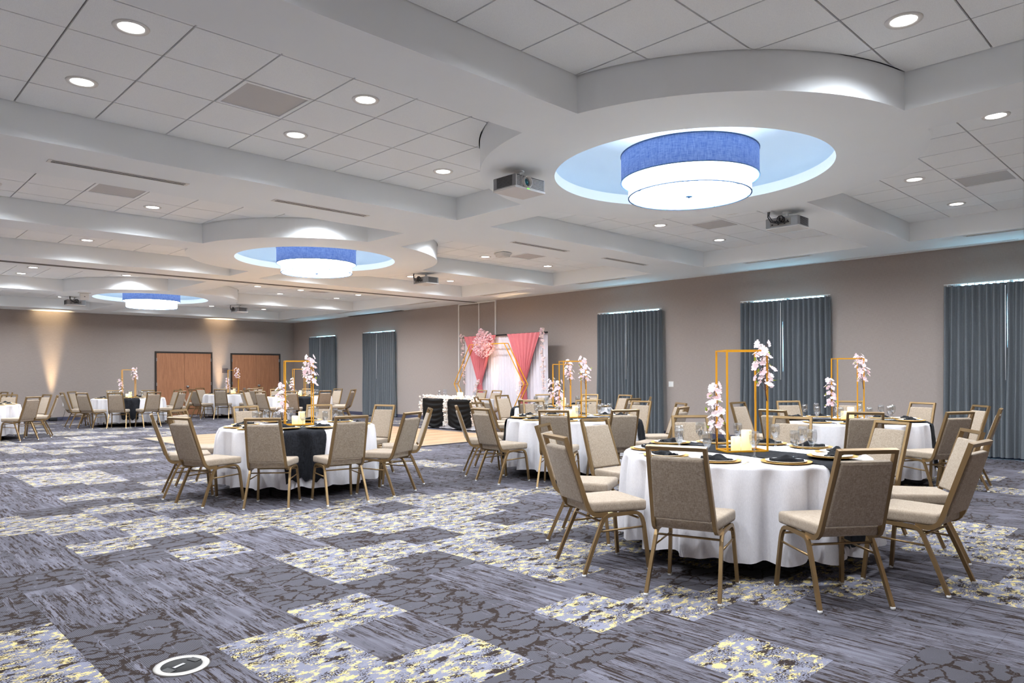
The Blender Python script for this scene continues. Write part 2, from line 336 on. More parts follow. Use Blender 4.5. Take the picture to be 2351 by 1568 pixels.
# ================================================================== STRUCTURE
def circle(cx, cy, r, n): return [(cx + r * math.cos(2 * PI * k / n), cy + r * math.sin(2 * PI * k / n)) for k in range(n)]
def build_ceiling():
    pts, edges = [], []
    def loop(ps):
        n = len(pts); pts.extend(Vector(p) for p in ps); edges.extend((n + i, n + (i + 1) % len(ps)) for i in range(len(ps)))
    loop([(XL, Y0), (W, Y0), (W, D), (XL, D)])
    cofs = [(x0, x1, y0, y1) for (x0, x1) in COFX for (y0, y1) in COFY]
    for x0, x1, y0, y1 in cofs: loop([(x0, y0), (x1, y0), (x1, y1), (x0, y1)])
    for by in BAYS: loop(circle(CX, by, R_DISC, 144)); loop(circle(CX, by, R_HOLE, 120))
    V, E_, F_, *_ = delaunay_2d_cdt(pts, edges, [], 0, 1e-5)
    def where(x, y):
        for by in BAYS:
            d = math.hypot(x - CX, y - by)
            if d < R_HOLE: return 'hole'
            if d < R_DISC: return 'solid'
        if not (XL < x < W and Y0 < y < D): return 'out'
        for x0, x1, y0, y1 in cofs:
            if x0 < x < x1 and y0 < y < y1: return 'coffer'
        return 'solid'
    kind = [where(sum(V[i].x for i in f) / 3, sum(V[i].y for i in f) / 3) for f in F_]
    ed = {}
    for f, k in zip(F_, kind):
        for i in range(len(f)):
            ed.setdefault(tuple(sorted((f[i], f[(i + 1) % len(f)]))), []).append(k)
    mb = MB()
    n = len(V)
    mb.add([(v.x, v.y, ZS) for v in V], [tuple(reversed(f)) for f, k in zip(F_, kind) if k == 'solid'])
    for (a, b), ks in ed.items():
        if 'solid' in ks and len(set(ks)) > 1:
            top = ZT + 0.03 if 'coffer' in ks else ZS + 0.11
            mb.add([(V[a].x, V[a].y, ZS), (V[b].x, V[b].y, ZS), (V[b].x, V[b].y, top), (V[a].x, V[a].y, top)], [(0, 1, 2, 3)])
    ceiling = mb.build('ceiling', M['ceil'], recalc=False)
    tag(ceiling, 'white coffered ceiling with round drops around the chandeliers', kind='structure')
    # grid backing above the tiles
    g = MB(); g.add([(v.x, v.y, ZT + 0.014) for v in V], [tuple(reversed(f)) for f, k in zip(F_, kind) if k == 'coffer'])
    g.build('tile_grid', M['grid'], ceiling, recalc=False)
    # dome recess over every chandelier
    for by in BAYS:
        d = MB(); d.lathe([(R_HOLE, ZS + 0.11), (R_HOLE + 0.13, ZS + 0.11), (R_HOLE + 0.13, ZT + 0.12), (R_HOLE - 0.1, ZT + 0.26), (0.0, ZT + 0.30)], 96, 0, True, (CX, by))
        d.build('dome_recess', M['dome'], ceiling, recalc=False)
    # tiles
    tiles = []
    for ci, (x0, x1) in enumerate(COFX):
        pitch = 0.61 if ci == 0 else 0.6115
        xs = [x1 - pitch * k for k in range(12) if x1 - pitch * k > x0 + 0.02] + [x0]; xs.sort()
        for ri, (y0, y1) in enumerate(COFY):
            l0 = YLINES[ri]
            ys = sorted([y0, y1] + [l0 + 0.61 * k for k in range(-12, 13) if y0 + 0.04 < l0 + 0.61 * k < y1 - 0.04])
            for i in range(len(xs) - 1):
                for j in range(len(ys) - 1):
                    tiles.append((xs[i], xs[i + 1], ys[j], ys[j + 1], BAYS[ri // 2]))
    vents = [(2.745, 5.8), (2.745, 9.9), (10.18, 5.8), (10.18, 2.17), (10.18, 9.9), (10.18, 18.08)]
    vcells = []
    def score(t):
        x, y = (t[0] + t[1]) / 2, (t[2] + t[3]) / 2
        if y + x < 3.0 or math.hypot(x - CX, y - t[4]) < 1.8: return -1
        u, v = proj(x, y, ZT)
        return 1 / (x * x + y * y) if -150 < u < 2500 and v > -150 else -1
    order = sorted(tiles, key=lambda t: -score(t))
    rest = MB(); cnt = 0; shared = {}
    for t in order:
        x0, x1, y0, y1, by = t; g2 = 0.007
        xm, ym = (x0 + x1) / 2, (y0 + y1) / 2
        if any(x0 < vx < x1 and y0 < vy < y1 for vx, vy in vents): vcells.append((x0, x1, y0, y1)); continue
        cor = [(x0 + g2, y0 + g2), (x1 - g2, y0 + g2), (x1 - g2, y1 - g2), (x0 + g2, y1 - g2)]
        rr = R_DISC + 0.012
        ds = [math.hypot(a - CX, b - by) for a, b in cor]
        if max(ds) < rr: continue
        clip = min(ds) < rr or (abs(xm - CX) < 0.35 or abs(ym - by) < 0.35) and math.hypot(xm - CX, ym - by) < rr + 0.5
        if clip:
            ring = []
            for k in range(4):
                a, b = cor[k], cor[(k + 1) % 4]
                for q in range(12): ring.append((a[0] + (b[0] - a[0]) * q / 12, a[1] + (b[1] - a[1]) * q / 12))
            poly = []
            for (a, b) in ring:
                d = math.hypot(a - CX, b - by)
                if d < rr: a, b = CX + (a - CX) / d * rr, by + (b - by) / d * rr
                if not poly or math.hypot(poly[-1][0] - a, poly[-1][1] - b) > 1e-4: poly.append((a, b))
        else: poly = cor
        indiv = cnt < 300 and score(t) > 0
        if indiv and not clip:
            key = (round(x1 - x0, 4), round(y1 - y0, 4))
            if key not in shared:
                m = MB(); hx, hy = key[0] / 2 - g2, key[1] / 2 - g2; m.box(-hx, hx, -hy, hy, 0, 0.02); shared[key] = m.mesh('ceiling_tile', M['tile'])
            link('ceiling_tile', shared[key], ceiling, (xm, ym, ZT)); cnt += 1; continue
        m = MB() if indiv else rest
        ox, oy, oz = (xm, ym, ZT) if indiv else (0, 0, 0); zz = 0 if indiv else ZT
        nn = len(poly)
        m.add([(a - ox, b - oy, zz) for a, b in poly] + [(a - ox, b - oy, zz + 0.02) for a, b in poly],
              [tuple(reversed(range(nn)))] + [(i, (i + 1) % nn, nn + (i + 1) % nn, nn + i) for i in range(nn)])
        if indiv: m.build('ceiling_tile', M['tile'], ceiling, (xm, ym, ZT), recalc=False); cnt += 1
    tag(rest.build('ceiling_tiles', M['tile'], ceiling, recalc=False), kind='stuff')
    # return air grilles lying in the grid
    names = {(0, 0): 'grey perforated ceiling grille left of the nearest chandelier', }
    desc = ['grey perforated ceiling grille upper left, nearest of all', 'grey perforated ceiling grille beyond the long left slot diffuser', 'grey perforated ceiling grille below the nearest chandelier', 'grey perforated ceiling grille at right edge of the ceiling', 'grey perforated ceiling grille beside the white ceiling sensor', 'small grey ceiling grille far off between distant downlights']
    for (x0, x1, y0, y1) in vcells:
        k = [i for i, (vx, vy) in enumerate(vents) if x0 < vx < x1 and y0 < vy < y1][0]
        e = empty('ceiling_grille', ((x0 + x1) / 2, (y0 + y1) / 2, ZT)); hx, hy = (x1 - x0) / 2 - 0.008, (y1 - y0) / 2 - 0.008
        MB().box(-hx + 0.03, hx - 0.03, -hy + 0.03, hy - 0.03, 0.006, 0.012).build('perforated_panel', M['grille'], e)
        f = MB()
        f.box(-hx, hx, -hy, -hy + 0.03, -0.002, 0.012); f.box(-hx, hx, hy - 0.03, hy, -0.002, 0.012); f.box(-hx, -hx + 0.03, -hy + 0.03, hy - 0.03, -0.002, 0.012); f.box(hx - 0.03, hx, -hy + 0.03, hy - 0.03, -0.002, 0.012)
        f.build('frame', M['tile'], e)
        tag(e, desc[k], 'vent', 'return air grilles in the ceiling grid')
    return ceiling
ceiling = build_ceiling()
leak_stop = MB().box(XL - 0.2, W + 0.2, Y0 - 0.2, D + 0.2, ROOF, ROOF + 0.1).build('leak_stop_slab', M['grid']); tag(leak_stop, 'hidden slab added above the ceiling to stop light leaks', kind='structure')  # unseen slab added over the ceiling so no sky light leaks in
# walls
CURT = [(22.83, 24.62), (19.12, 20.93), (8.95, 10.74), (5.29, 7.07), (1.65, 3.44)]
WIN = [(a + 0.14, b - 0.14) for a, b in CURT]
WZ0, WZ1 = 0.10, 2.835
def wall_right():
    mb = MB(); ys = [Y0]
    for a, b in sorted(WIN): ys += [a, b]
    ys.append(D)
    for i in range(0, len(ys), 2): mb.box(W, W + 0.2, ys[i], ys[i + 1], 0, ROOF)
    for a, b in WIN: mb.box(W, W + 0.2, a, b, WZ1, ROOF); mb.box(W, W + 0.2, a, b, 0, WZ0)
    return mb.build('wall_right', M['wall'])
tag(wall_right(), 'taupe textured wall with curtained windows', kind='structure')
tag(MB().box(XL, W, D, D + 0.2, 0, ROOF).build('wall_back', M['wall']), 'taupe textured far wall with double doors', kind='structure')
tag(MB().box(XL - 0.2, XL, Y0, D, 0, ROOF).build('wall_left', M['wall']), 'taupe side wall', kind='structure')
tag(MB().box(XL, W, Y0 - 0.2, Y0, 0, ROOF).build('wall_front', M['wall']), 'taupe wall behind the viewer', kind='structure')
bb = MB(); bb.box(W - 0.012, W, Y0, 14.42, 0, 0.11); bb.box(W - 0.012, W, 16.0, D, 0, 0.11)
tag(bb.build('baseboard_right', M['base']), 'navy base strip along the window wall', kind='structure')
bb = MB()
for a, b in ((XL, 8.34), (10.33, 10.97), (12.94, W)): bb.box(a, b, D - 0.012, D, 0, 0.11)
tag(bb.build('baseboard_back', M['base']), 'navy base strip along the far wall', kind='structure')
tag(MB().box(XL, XL + 0.012, Y0, D, 0, 0.11).build('baseboard_left', M['base']), 'navy base strip along the side wall', kind='structure')
# windows behind the curtains
for i, (a, b) in enumerate(sorted(WIN)):
    w = empty('window_%d' % (i + 1), (W + 0.1, (a + b) / 2, 0)); tag(w, kind='structure')
    h = (b - a) / 2
    f = MB(); t = 0.05
    f.box(-0.04, 0.04, -h, h, WZ0, WZ0 + t); f.box(-0.04, 0.04, -h, -h + t, WZ0 + t, WZ1 ); f.box(-0.04, 0.04, h - t, h, WZ0 + t, WZ1); f.box(-0.03, 0.03, -0.025, 0.025, WZ0 + t, WZ1)
    f.build('window_frame', M['white'], w)
    for s in (-1, 1): MB().box(-0.004, 0.004, min(s * 0.025, s * (h - t)), max(s * 0.025, s * (h - t)), WZ0 + t, WZ1).build('pane', M['pane'], w)
# double doors in the far wall
def double_door(n, x0, x1, ztop, knob_x, label):
    d = empty('door_%d' % n, ((x0 + x1) / 2, D, 0)); tag(d, label, kind='structure')
    h = (x1 - x0) / 2; t = 0.055
    f = MB(); f.box(-h, -h + t, -0.03, 0, 0, ztop); f.box(h - t, h, -0.03, 0, 0, ztop); f.box(-h + t, h - t, -0.03, 0, ztop - t, ztop); f.build('door_frame', M['frame'], d)
    for s in (-1, 1):
        l = MB().box(min(s * 0.003, s * (h - t - 0.004)), max(s * 0.003, s * (h - t - 0.004)), -0.02, 0, 0.012, ztop - t - 0.004).build('door_leaf', M['door'], d)
        for z in (0.25, 1.1, 1.95): MB().box(s * (h - t) - 0.012, s * (h - t) + 0.012, -0.036, -0.019, z - 0.055, z + 0.055).build('hinge', M['steel'], l)
        if s * knob_x > 0:
            k = MB(); k.lathe([(0, 0), (0.045, 0), (0.045, 0.008), (0.018, 0.012), (0.018, 0.04), (0.034, 0.052), (0.036, 0.068), (0.026, 0.082), (0, 0.086)], 20)
            o = k.build('door_knob', M['steel'], l); o.rotation_euler = (PI / 2, 0, 0); o.location = (knob_x, -0.02, 1.0)
double_door(1, 8.355, 10.313, 2.235, 0.10, 'left wooden double door in the far wall')
double_door(2, 10.982, 12.928, 2.215, 0.10, 'right wooden double door in the far wall')
# air-wall pocket panels in the window wall, with aluminium edges
pd = empty('door_3', (W, 15.21, 0)); tag(pd, 'tall taupe partition pocket panels with white metal edges', kind='structure')
for a, b in ((-0.765, -0.12), (-0.085, 0.765)): MB().box(-0.02, 0, a, b, 0.02, 3.37).build('panel', M['wall'], pd)
for a, b in ((-0.80, -0.765), (-0.12, -0.085), (0.765, 0.80)): MB().box(-0.035, 0, a, b, 0.0, 3.40).build('edge_trim', M['white'], pd)
MB().box(-0.03, 0, -0.80, 0.80, 3.40, 3.43).build('edge_trim', M['white'], pd)
# partition track across the ceiling
tr = MB(); tr.box(XL, W - 0.02, 15.19, 15.225, ZS - 0.012, ZS, 0); tr.box(XL, W - 0.02, 15.275, 15.31, ZS - 0.012, ZS, 0); tr.box(XL, W - 0.02, 15.225, 15.275, ZS - 0.004, ZS, 1)
tag(tr.build('trim_1', [M['track'], M['slot']]), 'grey partition track crossing the ceiling', kind='structure')
sc_ = MB(); sc_.box(W - 0.20, W - 0.17, 2.4, 5.1, ZS - 0.008, ZS); sc_.box(W - 0.05, W - 0.02, 2.4, 5.1, ZS - 0.008, ZS)
tag(sc_.build('trim_2', M['white']), 'white screen slot along the ceiling edge', kind='structure')
sc_ = MB(); sc_.box(W - 0.20, W - 0.17, 9.6, 13.9, ZS - 0.008, ZS); sc_.box(W - 0.05, W - 0.02, 9.6, 13.9, ZS - 0.008, ZS)
tag(sc_.build('trim_3', M['white']), 'white screen slot along the ceiling edge by the backdrop', kind='structure')
tag(MB().box(W - 0.14, W - 0.02, 18.7, 21.9, ZS - 0.006, ZS).build('trim_4', M['slot']), 'dark slot along the ceiling edge above a curtain', kind='structure')
# ------------------------------------------------------------------ carpet tile floor
CT = 0.513
def col_x(k): return 0.955 + CT * k
def row_y(k, n): return (0.36 if k % 2 == 0 else 0.10) + CT * n
EXPL = {(-1, 5): 'gold', (-1, 6): 'gold', (-1, 7): 'gold', (-1, 8): 'gold', (-1, 9): 'crackle', (0, 5): 'streak', (0, 6): 'crackle', (0, 7): 'crackle', (0, 8): 'streak', (1, 6): 'gold', (1, 5): 'gold', (1, 7): 'streak', (2, 6): 'gold', (2, 5): 'streak', (2, 4): 'gold', (1, 4): 'gold', (2, 3): 'crackle',
        (3, 4): 'crackle', (3, 5): 'crackle', (3, 6): 'crackle', (3, 7): 'crackle', (3, 3): 'streak', (4, 4): 'gold', (4, 3): 'streak', (4, 2): 'gold', (4, 5): 'streak', (4, 6): 'streak', (5, 4): 'gold', (5, 5): 'streak', (5, 6): 'gold', (5, 7): 'gold', (5, 3): 'streak', (5, 2): 'streak', (5, 1): 'crackle', (4, 1): 'streak', (6, 3): 'gold', (6, 2): 'streak', (6, 1): 'streak', (7, 1): 'streak', (7, 3): 'gold', (8, 2): 'streak', (7, 2): 'streak', (8, 3): 'gold', (8, 1): 'gold', (9, 1): 'gold', (9, 2): 'streak', (10, 2): 'gold', (11, 2): 'gold', (12, 2): 'gold', (11, 3): 'gold', (10, 1): 'gold', (2, 7): 'crackle', (2, 8): 'crackle', (2, 9): 'streak', (1, 8): 'streak', (1, 9): 'streak', (1, 10): 'streak', (0, 9): 'streak', (0, 10): 'crackle', (0, 11): 'streak', (0, 12): 'streak', (1, 11): 'crackle'}
def ctype(k, n):
    if (k, n) in EXPL: return EXPL[(k, n)]
    x, y = col_x(k) + CT / 2, row_y(k, n) + CT / 2
    if 0.9 < x < 5.2 and abs(y - (8.15 - 1.02 * (x - 1.2))) < 0.48: return 'gold'
    if 3.2 < x < 5.8 and abs(y - (5.9 + 0.1 * (x - 4))) < 0.32: return 'gold'
    h = random.Random(k // 2 * 7919 + (n // 1) * 104729 + 13)
    h.random(); r = h.random()
    h2 = random.Random(k * 31 + n * 977 + 5); h2.random(); q = h2.random()
    if r < 0.40 and q < 0.8: return 'gold'
    return 'crackle' if q < 0.5 else 'streak'
tag(MB().box(XL - 0.2, W + 0.2, Y0 - 0.2, D + 0.2, -0.12, -0.006).build('floor', M['grid']), 'patterned carpet tile floor in lavender, charcoal and pale gold', kind='structure')
floor = bpy.data.objects['floor']
cells = []
for k in range(-4, 26):
    for n in range(-4, 54):
        x0, x1 = max(col_x(k), XL), min(col_x(k + 1), W); y0, y1 = max(row_y(k, n), Y0), min(row_y(k, n + 1), D)
        if x1 - x0 > 0.01 and y1 - y0 > 0.01: cells.append((x0, x1, y0, y1, ctype(k, n)))
def cscore(c):
    x, y = (c[0] + c[1]) / 2, (c[2] + c[3]) / 2; d = math.sin(YAW) * x + math.cos(YAW) * y
    if d < 1.5: return 0
    u, v = proj(x, y, 0); return 1 / d if -200 < u < 2550 and v < 1760 else 0
cells.sort(key=lambda c: -cscore(c))
ctm = {}
rest = MB(); order3 = ['gold', 'crackle', 'streak']
for i, (x0, x1, y0, y1, ty) in enumerate(cells):
    full = abs(x1 - x0 - CT) < 1e-4 and abs(y1 - y0 - CT) < 1e-4
    if i < 300 and cscore((x0, x1, y0, y1)) > 0 and full:
        if ty not in ctm:
            m = MB(); h = CT / 2 - 0.0005; m.box(-h, h, -h, h, -0.0055, 0); ctm[ty] = m.mesh('carpet_tile', M['carpet_' + ty])
        link('carpet_tile', ctm[ty], floor, ((x0 + x1) / 2, (y0 + y1) / 2, 0))
    else:
        rest.add([(x0, y0, 0), (x1, y0, 0), (x1, y1, 0), (x0, y1, 0)], [(0, 1, 2, 3)], order3.index(ty))
tag(rest.build('carpet_field', [M['carpet_' + k] for k in order3], floor, recalc=False), kind='stuff')
# dance floor
df = empty('dance_floor', (8.1, 14.05, 0)); tag(df, 'pale wooden plank dance floor laid on the carpet', 'dance floor')
DX0, DX1, DY0, DY1 = 5.2, 11.02, 11.07, 17.02
np_ = 40; pw = (DY1 - DY0) / np_; pm = []
for q in range(2):
    m = MB(); m.box(-0.728 + 0.002, 0.728 - 0.002, -pw / 2 + 0.0015, pw / 2 - 0.0015, 0.002, 0.014); pm.append(m.mesh('plank', M['plank_a' if q else 'plank_b']))
for j in range(np_):
    for i in range(4): link('plank', pm[(i * 7 + j * 3 + (j // 2)) % 2], df, (DX0 + 0.7275 + 1.455 * i - 8.1, DY0 + pw * (j + 0.5) - 14.05, 0))
for (a, b, c, d) in ((DX0 - 0.07, DX1 + 0.07, DY0 - 0.07, DY0), (DX0 - 0.07, DX1 + 0.07, DY1, DY1 + 0.07), (DX0 - 0.07, DX0, DY0, DY1), (DX1, DX1 + 0.07, DY0, DY1)):
    MB().box(a - 8.1, b - 8.1, c - 14.05, d - 14.05, 0.001, 0.012).build('edge_strip', M['edge'], df)
# ================================================================== CEILING FIXTURES
ORD = ['leftmost', 'second from left', 'third from left', 'fourth from left', 'fifth from left', 'sixth from left', 'seventh from left', 'eighth from left', 'ninth from left', 'tenth from left', 'eleventh from left']
def downlight_proto():
    e = empty('downlight')
    MB().lathe([(0.080, -0.001), (0.084, -0.007), (0.110, -0.009), (0.115, 0.0), (0.080, -0.001)], 32).build('trim_ring', M['whiteplastic'], e)
    MB().lathe([(0, -0.003), (0.081, -0.003)], 24).build('lens', M['lens'], e)
    ld = bpy.data.lights.new('downlight_beam', 'SPOT'); ld.energy = DOWNLIGHT; ld.color = (0.915, 0.975, 1.05); ld.spot_size = math.radians(158); ld.spot_blend = 1.0; ld.shadow_soft_size = 0.08
    l = bpy.data.objects.new('downlight_beam', ld); C.objects.link(l); l.parent = e; l.location = (0, 0, -0.02)
    index_kids(e); return e
dl = downlight_proto(); first = True
LX = [1.525, 3.355, 5.185]; RX = [7.73, 9.57, 11.40]
DL = []
def dlrow(xs, y, desc): DL.append(([(x, y) for x in xs if min(math.hypot(x - CX, y - b) for b in BAYS) > R_DISC + 0.2], desc))
for side, xs in (('left', LX), ('right', RX)):
    dlrow(xs, 1.56, 'recessed downlight, %s ceiling bay overhead, nearest row' % side)
    dlrow(xs, 2.77, 'recessed downlight, %s ceiling bay overhead, second row' % side)
    dlrow(xs, 5.19, 'recessed downlight, %s ceiling bay past the nearest chandelier, first row' % side)
    dlrow(xs, 6.42, 'recessed downlight, %s ceiling bay past the nearest chandelier, second row' % side)
    dlrow(xs, 9.31, 'recessed downlight, %s ceiling bay before the middle chandelier, first row' % side)
    dlrow(xs, 10.53, 'recessed downlight, %s ceiling bay before the middle chandelier, second row' % side)
    dlrow(xs, 12.62, 'recessed downlight, %s ceiling bay past the middle chandelier, first row' % side)
    dlrow(xs if side == 'left' else [7.73, 10.18, 11.40], 13.85, 'recessed downlight, %s ceiling bay past the middle chandelier, second row' % side)
    dlrow(xs, 16.85, 'recessed downlight, %s bay before the farthest chandelier, first row' % side)
    dlrow(xs if side == 'left' else [8.34, 9.57, 11.40], 18.08, 'recessed downlight, %s bay before the farthest chandelier, second row' % side)
    dlrow(xs, 19.3, 'recessed downlight, %s bay before the farthest chandelier, third row' % side)
    dlrow(xs, 21.8, 'recessed downlight, %s bay past the farthest chandelier, first row' % side)
    dlrow(xs, 24.24, 'recessed downlight, %s bay past the farthest chandelier, second row' % side)
for pts, desc in DL:
    pts.sort(key=lambda p: proj(p[0], p[1], ZT)[0])
    for i, (x, y) in enumerate(pts):
        o = dl if first else copy_tree(dl); first = False
        o.location = (x, y, ZT)
        tag(o, desc + (', ' + ORD[i] if len(pts) > 1 else ''), 'ceiling light', 'recessed downlights')
# chandeliers
def chandelier(by, label):
    e = empty('chandelier', (CX, by, 3.2)); tag(e, label, 'chandelier', 'blue drum chandeliers')
    MB().lathe([(0.685, 0.16), (0.685, 0.435), (0.679, 0.435), (0.679, 0.16), (0.685, 0.16)], 72).build('blue_shade', M['blue'], e)
    MB().lathe([(0.61, 0.0), (0.61, 0.30), (0.605, 0.30), (0.605, 0.0), (0.61, 0.0)], 72).build('white_shade', M['drum_white'], e)
    MB().lathe([(0.61, 0.165), (0.679, 0.165)], 72).build('upper_diffuser', M['diffuser'], e, recalc=False)
    MB().lathe([(0, 0.006), (0.603, 0.006)], 72).build('lower_diffuser', M['diffuser'], e, recalc=False)
    for r, z in ((0.616, -0.004), (0.691, 0.156), (0.691, 0.428)):
        MB().lathe([(r, z), (r, z + 0.009), (r - 0.014, z + 0.009), (r - 0.014, z), (r, z)], 72).build('shade_rim', M['rim'], e)
    MB().lathe([(0, -0.022), (0.012, -0.02), (0.014, -0.01), (0.034, -0.008), (0.036, 0.0), (0, 0.002)], 20).build('finial', M['rim'], e)
    for k in range(7):
        a = 2 * PI * k / 7 + 0.3
        MB().box(-0.004, 0.004, 0.575, 0.605, -0.006, 0.004, 0, Matrix.Rotation(a, 4, 'Z')).build('clip', M['rim'], e)
    MB().lathe([(0, 0.40), (0.66, 0.40)], 72).build('up_lamp', M['cove'], e, recalc=False)
    MB().lathe([(0.03, 0.40), (0.03, 0.80), (0.1, 0.805), (0.1, 0.83)], 16).build('stem', M['steel'], e)
    return e
chandelier(BAYS[0], 'large blue drum chandelier with white diffuser, nearest of the three')
chandelier(BAYS[1], 'blue drum chandelier with white diffuser, middle of the three')
chandelier(BAYS[2], 'blue drum chandelier with white diffuser, farthest of the three')
# projectors
def projector(loc, rz, label, cables):
    e = empty('projector', (loc[0], loc[1], ZS), rz); tag(e, label, 'projector', 'ceiling projectors')    # lens looks along local +Y
    zt, zb = -0.085, -0.21
    link('body', rounded_box('body', 0.42, 0.32, zt - zb, 0.012, M['proj_grey'], 2), e, (0, 0, (zt + zb) / 2))
    MB().box(-0.212, 0.212, -0.155, 0.165, zb - 0.012, zb + 0.006).build('bottom_cover', M['proj_white'], e)
    for x0, x1 in ((-0.20, 0.0), (0.115, 0.20)):
        g = MB().box(x0, x1, 0.158, 0.162, zb + 0.01, zt - 0.01).build('front_grille', M['proj_white'], e)
        for k in range(8):
            z = zb + 0.016 + k * 0.0132
            MB().box(x0 + 0.008, x1 - 0.008, 0.161, 0.1635, z, z + 0.006).build('louvre', M['slot'], g)
    for s in (-1, 1):
        g = MB().box(min(s * 0.208, s * 0.2125), max(s * 0.208, s * 0.2125), -0.11, 0.13, zb + 0.012, zt - 0.012).build('side_grille', M['proj_grey'], e)
        for k in range(8):
            z = zb + 0.018 + k * 0.0125
            MB().box(min(s * 0.2115, s * 0.214), max(s * 0.2115, s * 0.214), -0.10, 0.12, z, z + 0.007).build('louvre', M['slot'], g)
    l = MB(); l.lathe([(0.034, -0.02), (0.046, 0.0), (0.052, 0.03), (0.056, 0.03), (0.056, -0.02)], 28)
    o = l.build('lens_ring', M['proj_white'], e); o.rotation_euler = (-PI / 2, 0, 0); o.location = (0.055, 0.160, (zt + zb) / 2)
    l = MB(); l.lathe([(0, 0.012), (0.02, 0.008), (0.036, -0.004)], 24); o = l.build('lens', M['lensglass'], e); o.rotation_euler = (-PI / 2, 0, 0); o.location = (0.055, 0.160, (zt + zb) / 2)
    MB().box(0.02, 0.05, 0.160, 0.166, zb - 0.004, zb + 0.004).build('led', M['led'], e)
    MB().box(-0.15, 0.12, -0.163, -0.158, zb + 0.015, zt - 0.02).build('port_panel', M['track'], e)
    for k in range(6): MB().box(-0.13 + k * 0.04, -0.11 + k * 0.04, -0.166, -0.162, zb + 0.03 + (k % 2) * 0.03, zb + 0.045 + (k % 2) * 0.03).build('port', M['slot'], e)
    m = MB(); m.lathe([(0.055, 0), (0.055, -0.012), (0.02, -0.014), (0.02, -0.06), (0.05, -0.062), (0.05, -0.075)], 16)
    m.box(-0.10, 0.10, -0.012, 0.012, -0.086, -0.074); m.box(-0.012, 0.012, -0.10, 0.10, -0.086, -0.074); m.build('ceiling_mount', M['white'], e)
    if cables:
        c = MB(); c.tube([(-0.16, -0.19, 0), (-0.16, -0.2, -0.07), (-0.12, -0.205, -0.14), (-0.03, -0.2, -0.17), (0.06, -0.185, -0.165), (0.1, -0.166, -0.16)], 0.007)
        c.tube([(-0.14, -0.19, 0), (-0.145, -0.2, -0.06), (-0.1, -0.2, -0.13), (-0.02, -0.19, -0.15)], 0.006)
        pts = [(0.0 + 0.035 * math.cos(t * 0.8) + 0.02 * math.sin(t * 0.37), -0.185 - 0.012 * math.sin(t), -0.12 + 0.045 * math.sin(t * 0.8)) for t in range(0, 28)]
        c.tube(pts, 0.006); c.build('cables', M['black'], e)
        MB().box(-0.2, -0.1, -0.23, -0.15, -0.006, 0).build('outlet_plate', M['white'], e)
projector((5.09, 5.09), PI, 'white ceiling projector with lens facing the viewer, left of nearest chandelier', False)
projector((8.87, 4.04), -PI / 2, 'grey ceiling projector with tangled black cables, below nearest chandelier', True)
projector((8.87, 11.55), -PI / 2, 'grey ceiling projector with cables, beside the middle chandelier', True)
projector((4.80, 21.0), 0.0, 'small distant ceiling projector left of the farthest chandelier', True)
projector((8.83, 20.35), -PI / 2, 'small distant ceiling projector right of the farthest chandelier', True)
# linear slot diffusers
def slot_diffuser(x0, x1, y0, y1, label):
    e = empty('slot_diffuser', ((x0 + x1) / 2, (y0 + y1) / 2, ZS)); tag(e, label, 'vent', 'linear slot diffusers')
    lx, ly = x1 - x0, y1 - y0; R = Matrix.Identity(4) if lx > ly else Matrix.Rotation(PI / 2, 4, 'Z'); L = max(lx, ly) / 2
    f = MB()
    for a, b in ((-0.055, -0.04), (-0.006, 0.006), (0.04, 0.055)): f.box(-L, L, a, b, -0.006, 0.0, 0, R)
    f.box(-L - 0.03, -L, -0.055, 0.055, -0.006, 0, 0, R); f.box(L, L + 0.03, -0.055, 0.055, -0.006, 0, 0, R); f.build('frame', M['whiteplastic'], e)
    for a, b in ((-0.04, -0.006), (0.006, 0.04)): MB().box(-L, L, a, b, -0.002, -0.0005, 0, R).build('slot', M['slot'], e)
XS = [(1.61, 2.83), (3.85, 5.07), (7.74, 8.97), (10.0, 11.23)]
for i, (a, b) in enumerate(XS):
    slot_diffuser(a, b, 7.81, 7.92, ['long black slot diffuser in the left ceiling, leftmost of its row', 'long slot diffuser above the middle chandelier, second of its row', 'long slot diffuser beside the white ceiling sensor', 'long slot diffuser right of the white ceiling sensor, rightmost of its row'][i])
for i, (a, b) in enumerate([(1.7, 2.9), (5.26, 6.46), (9.24, 10.54), (12.57, 13.8), (15.78, 17.03), (19.67, 20.98), (23.65, 24.95)]):
    slot_diffuser(12.38, 12.49, a, b, 'slot diffuser along the window wall ceiling, %s from the right' % ['first', 'second', 'third', 'fourth', 'fifth', 'sixth', 'seventh'][i])
for i, (a, b) in enumerate([(3.85, 5.07), (7.74, 8.97), (9.97, 11.24)]):
    slot_diffuser(a, b, 25.02, 25.13, 'slot diffuser above the far wall, ' + ['leftmost', 'second', 'third'][i] + ' from the left')
# ceiling sensor, speaker, access point
e = empty('ceiling_sensor', (9.5, 9.95, ZT)); tag(e, 'white angular ceiling sensor beside a grey grille', 'sensor')
link('housing', rounded_box('housing', 0.26, 0.26, 0.09, 0.03, M['whiteplastic'], 2, lambda c: Vector((c.x * (0.75 - c.z * 3), c.y * (0.75 - c.z * 3), c.z)) if c.z < 0 else c), e, (0, 0, -0.045)); MB().box(-0.05, 0.05, -0.05, 0.05, -0.096, -0.089).build('face_plate', M['white'], e)
e = empty('ceiling_speaker', (10.8, 9.6, ZT)); tag(e, 'round white flush ceiling speaker beyond the grey grille', 'speaker')
MB().lathe([(0, -0.004), (0.10, -0.006), (0.115, -0.004), (0.12, 0.0)], 28).build('speaker_grille', M['whiteplastic'], e)
e = empty('access_point', (4.72, 19.75, ZS)); tag(e, 'small white box hanging under the ceiling beside a distant projector', 'access point')
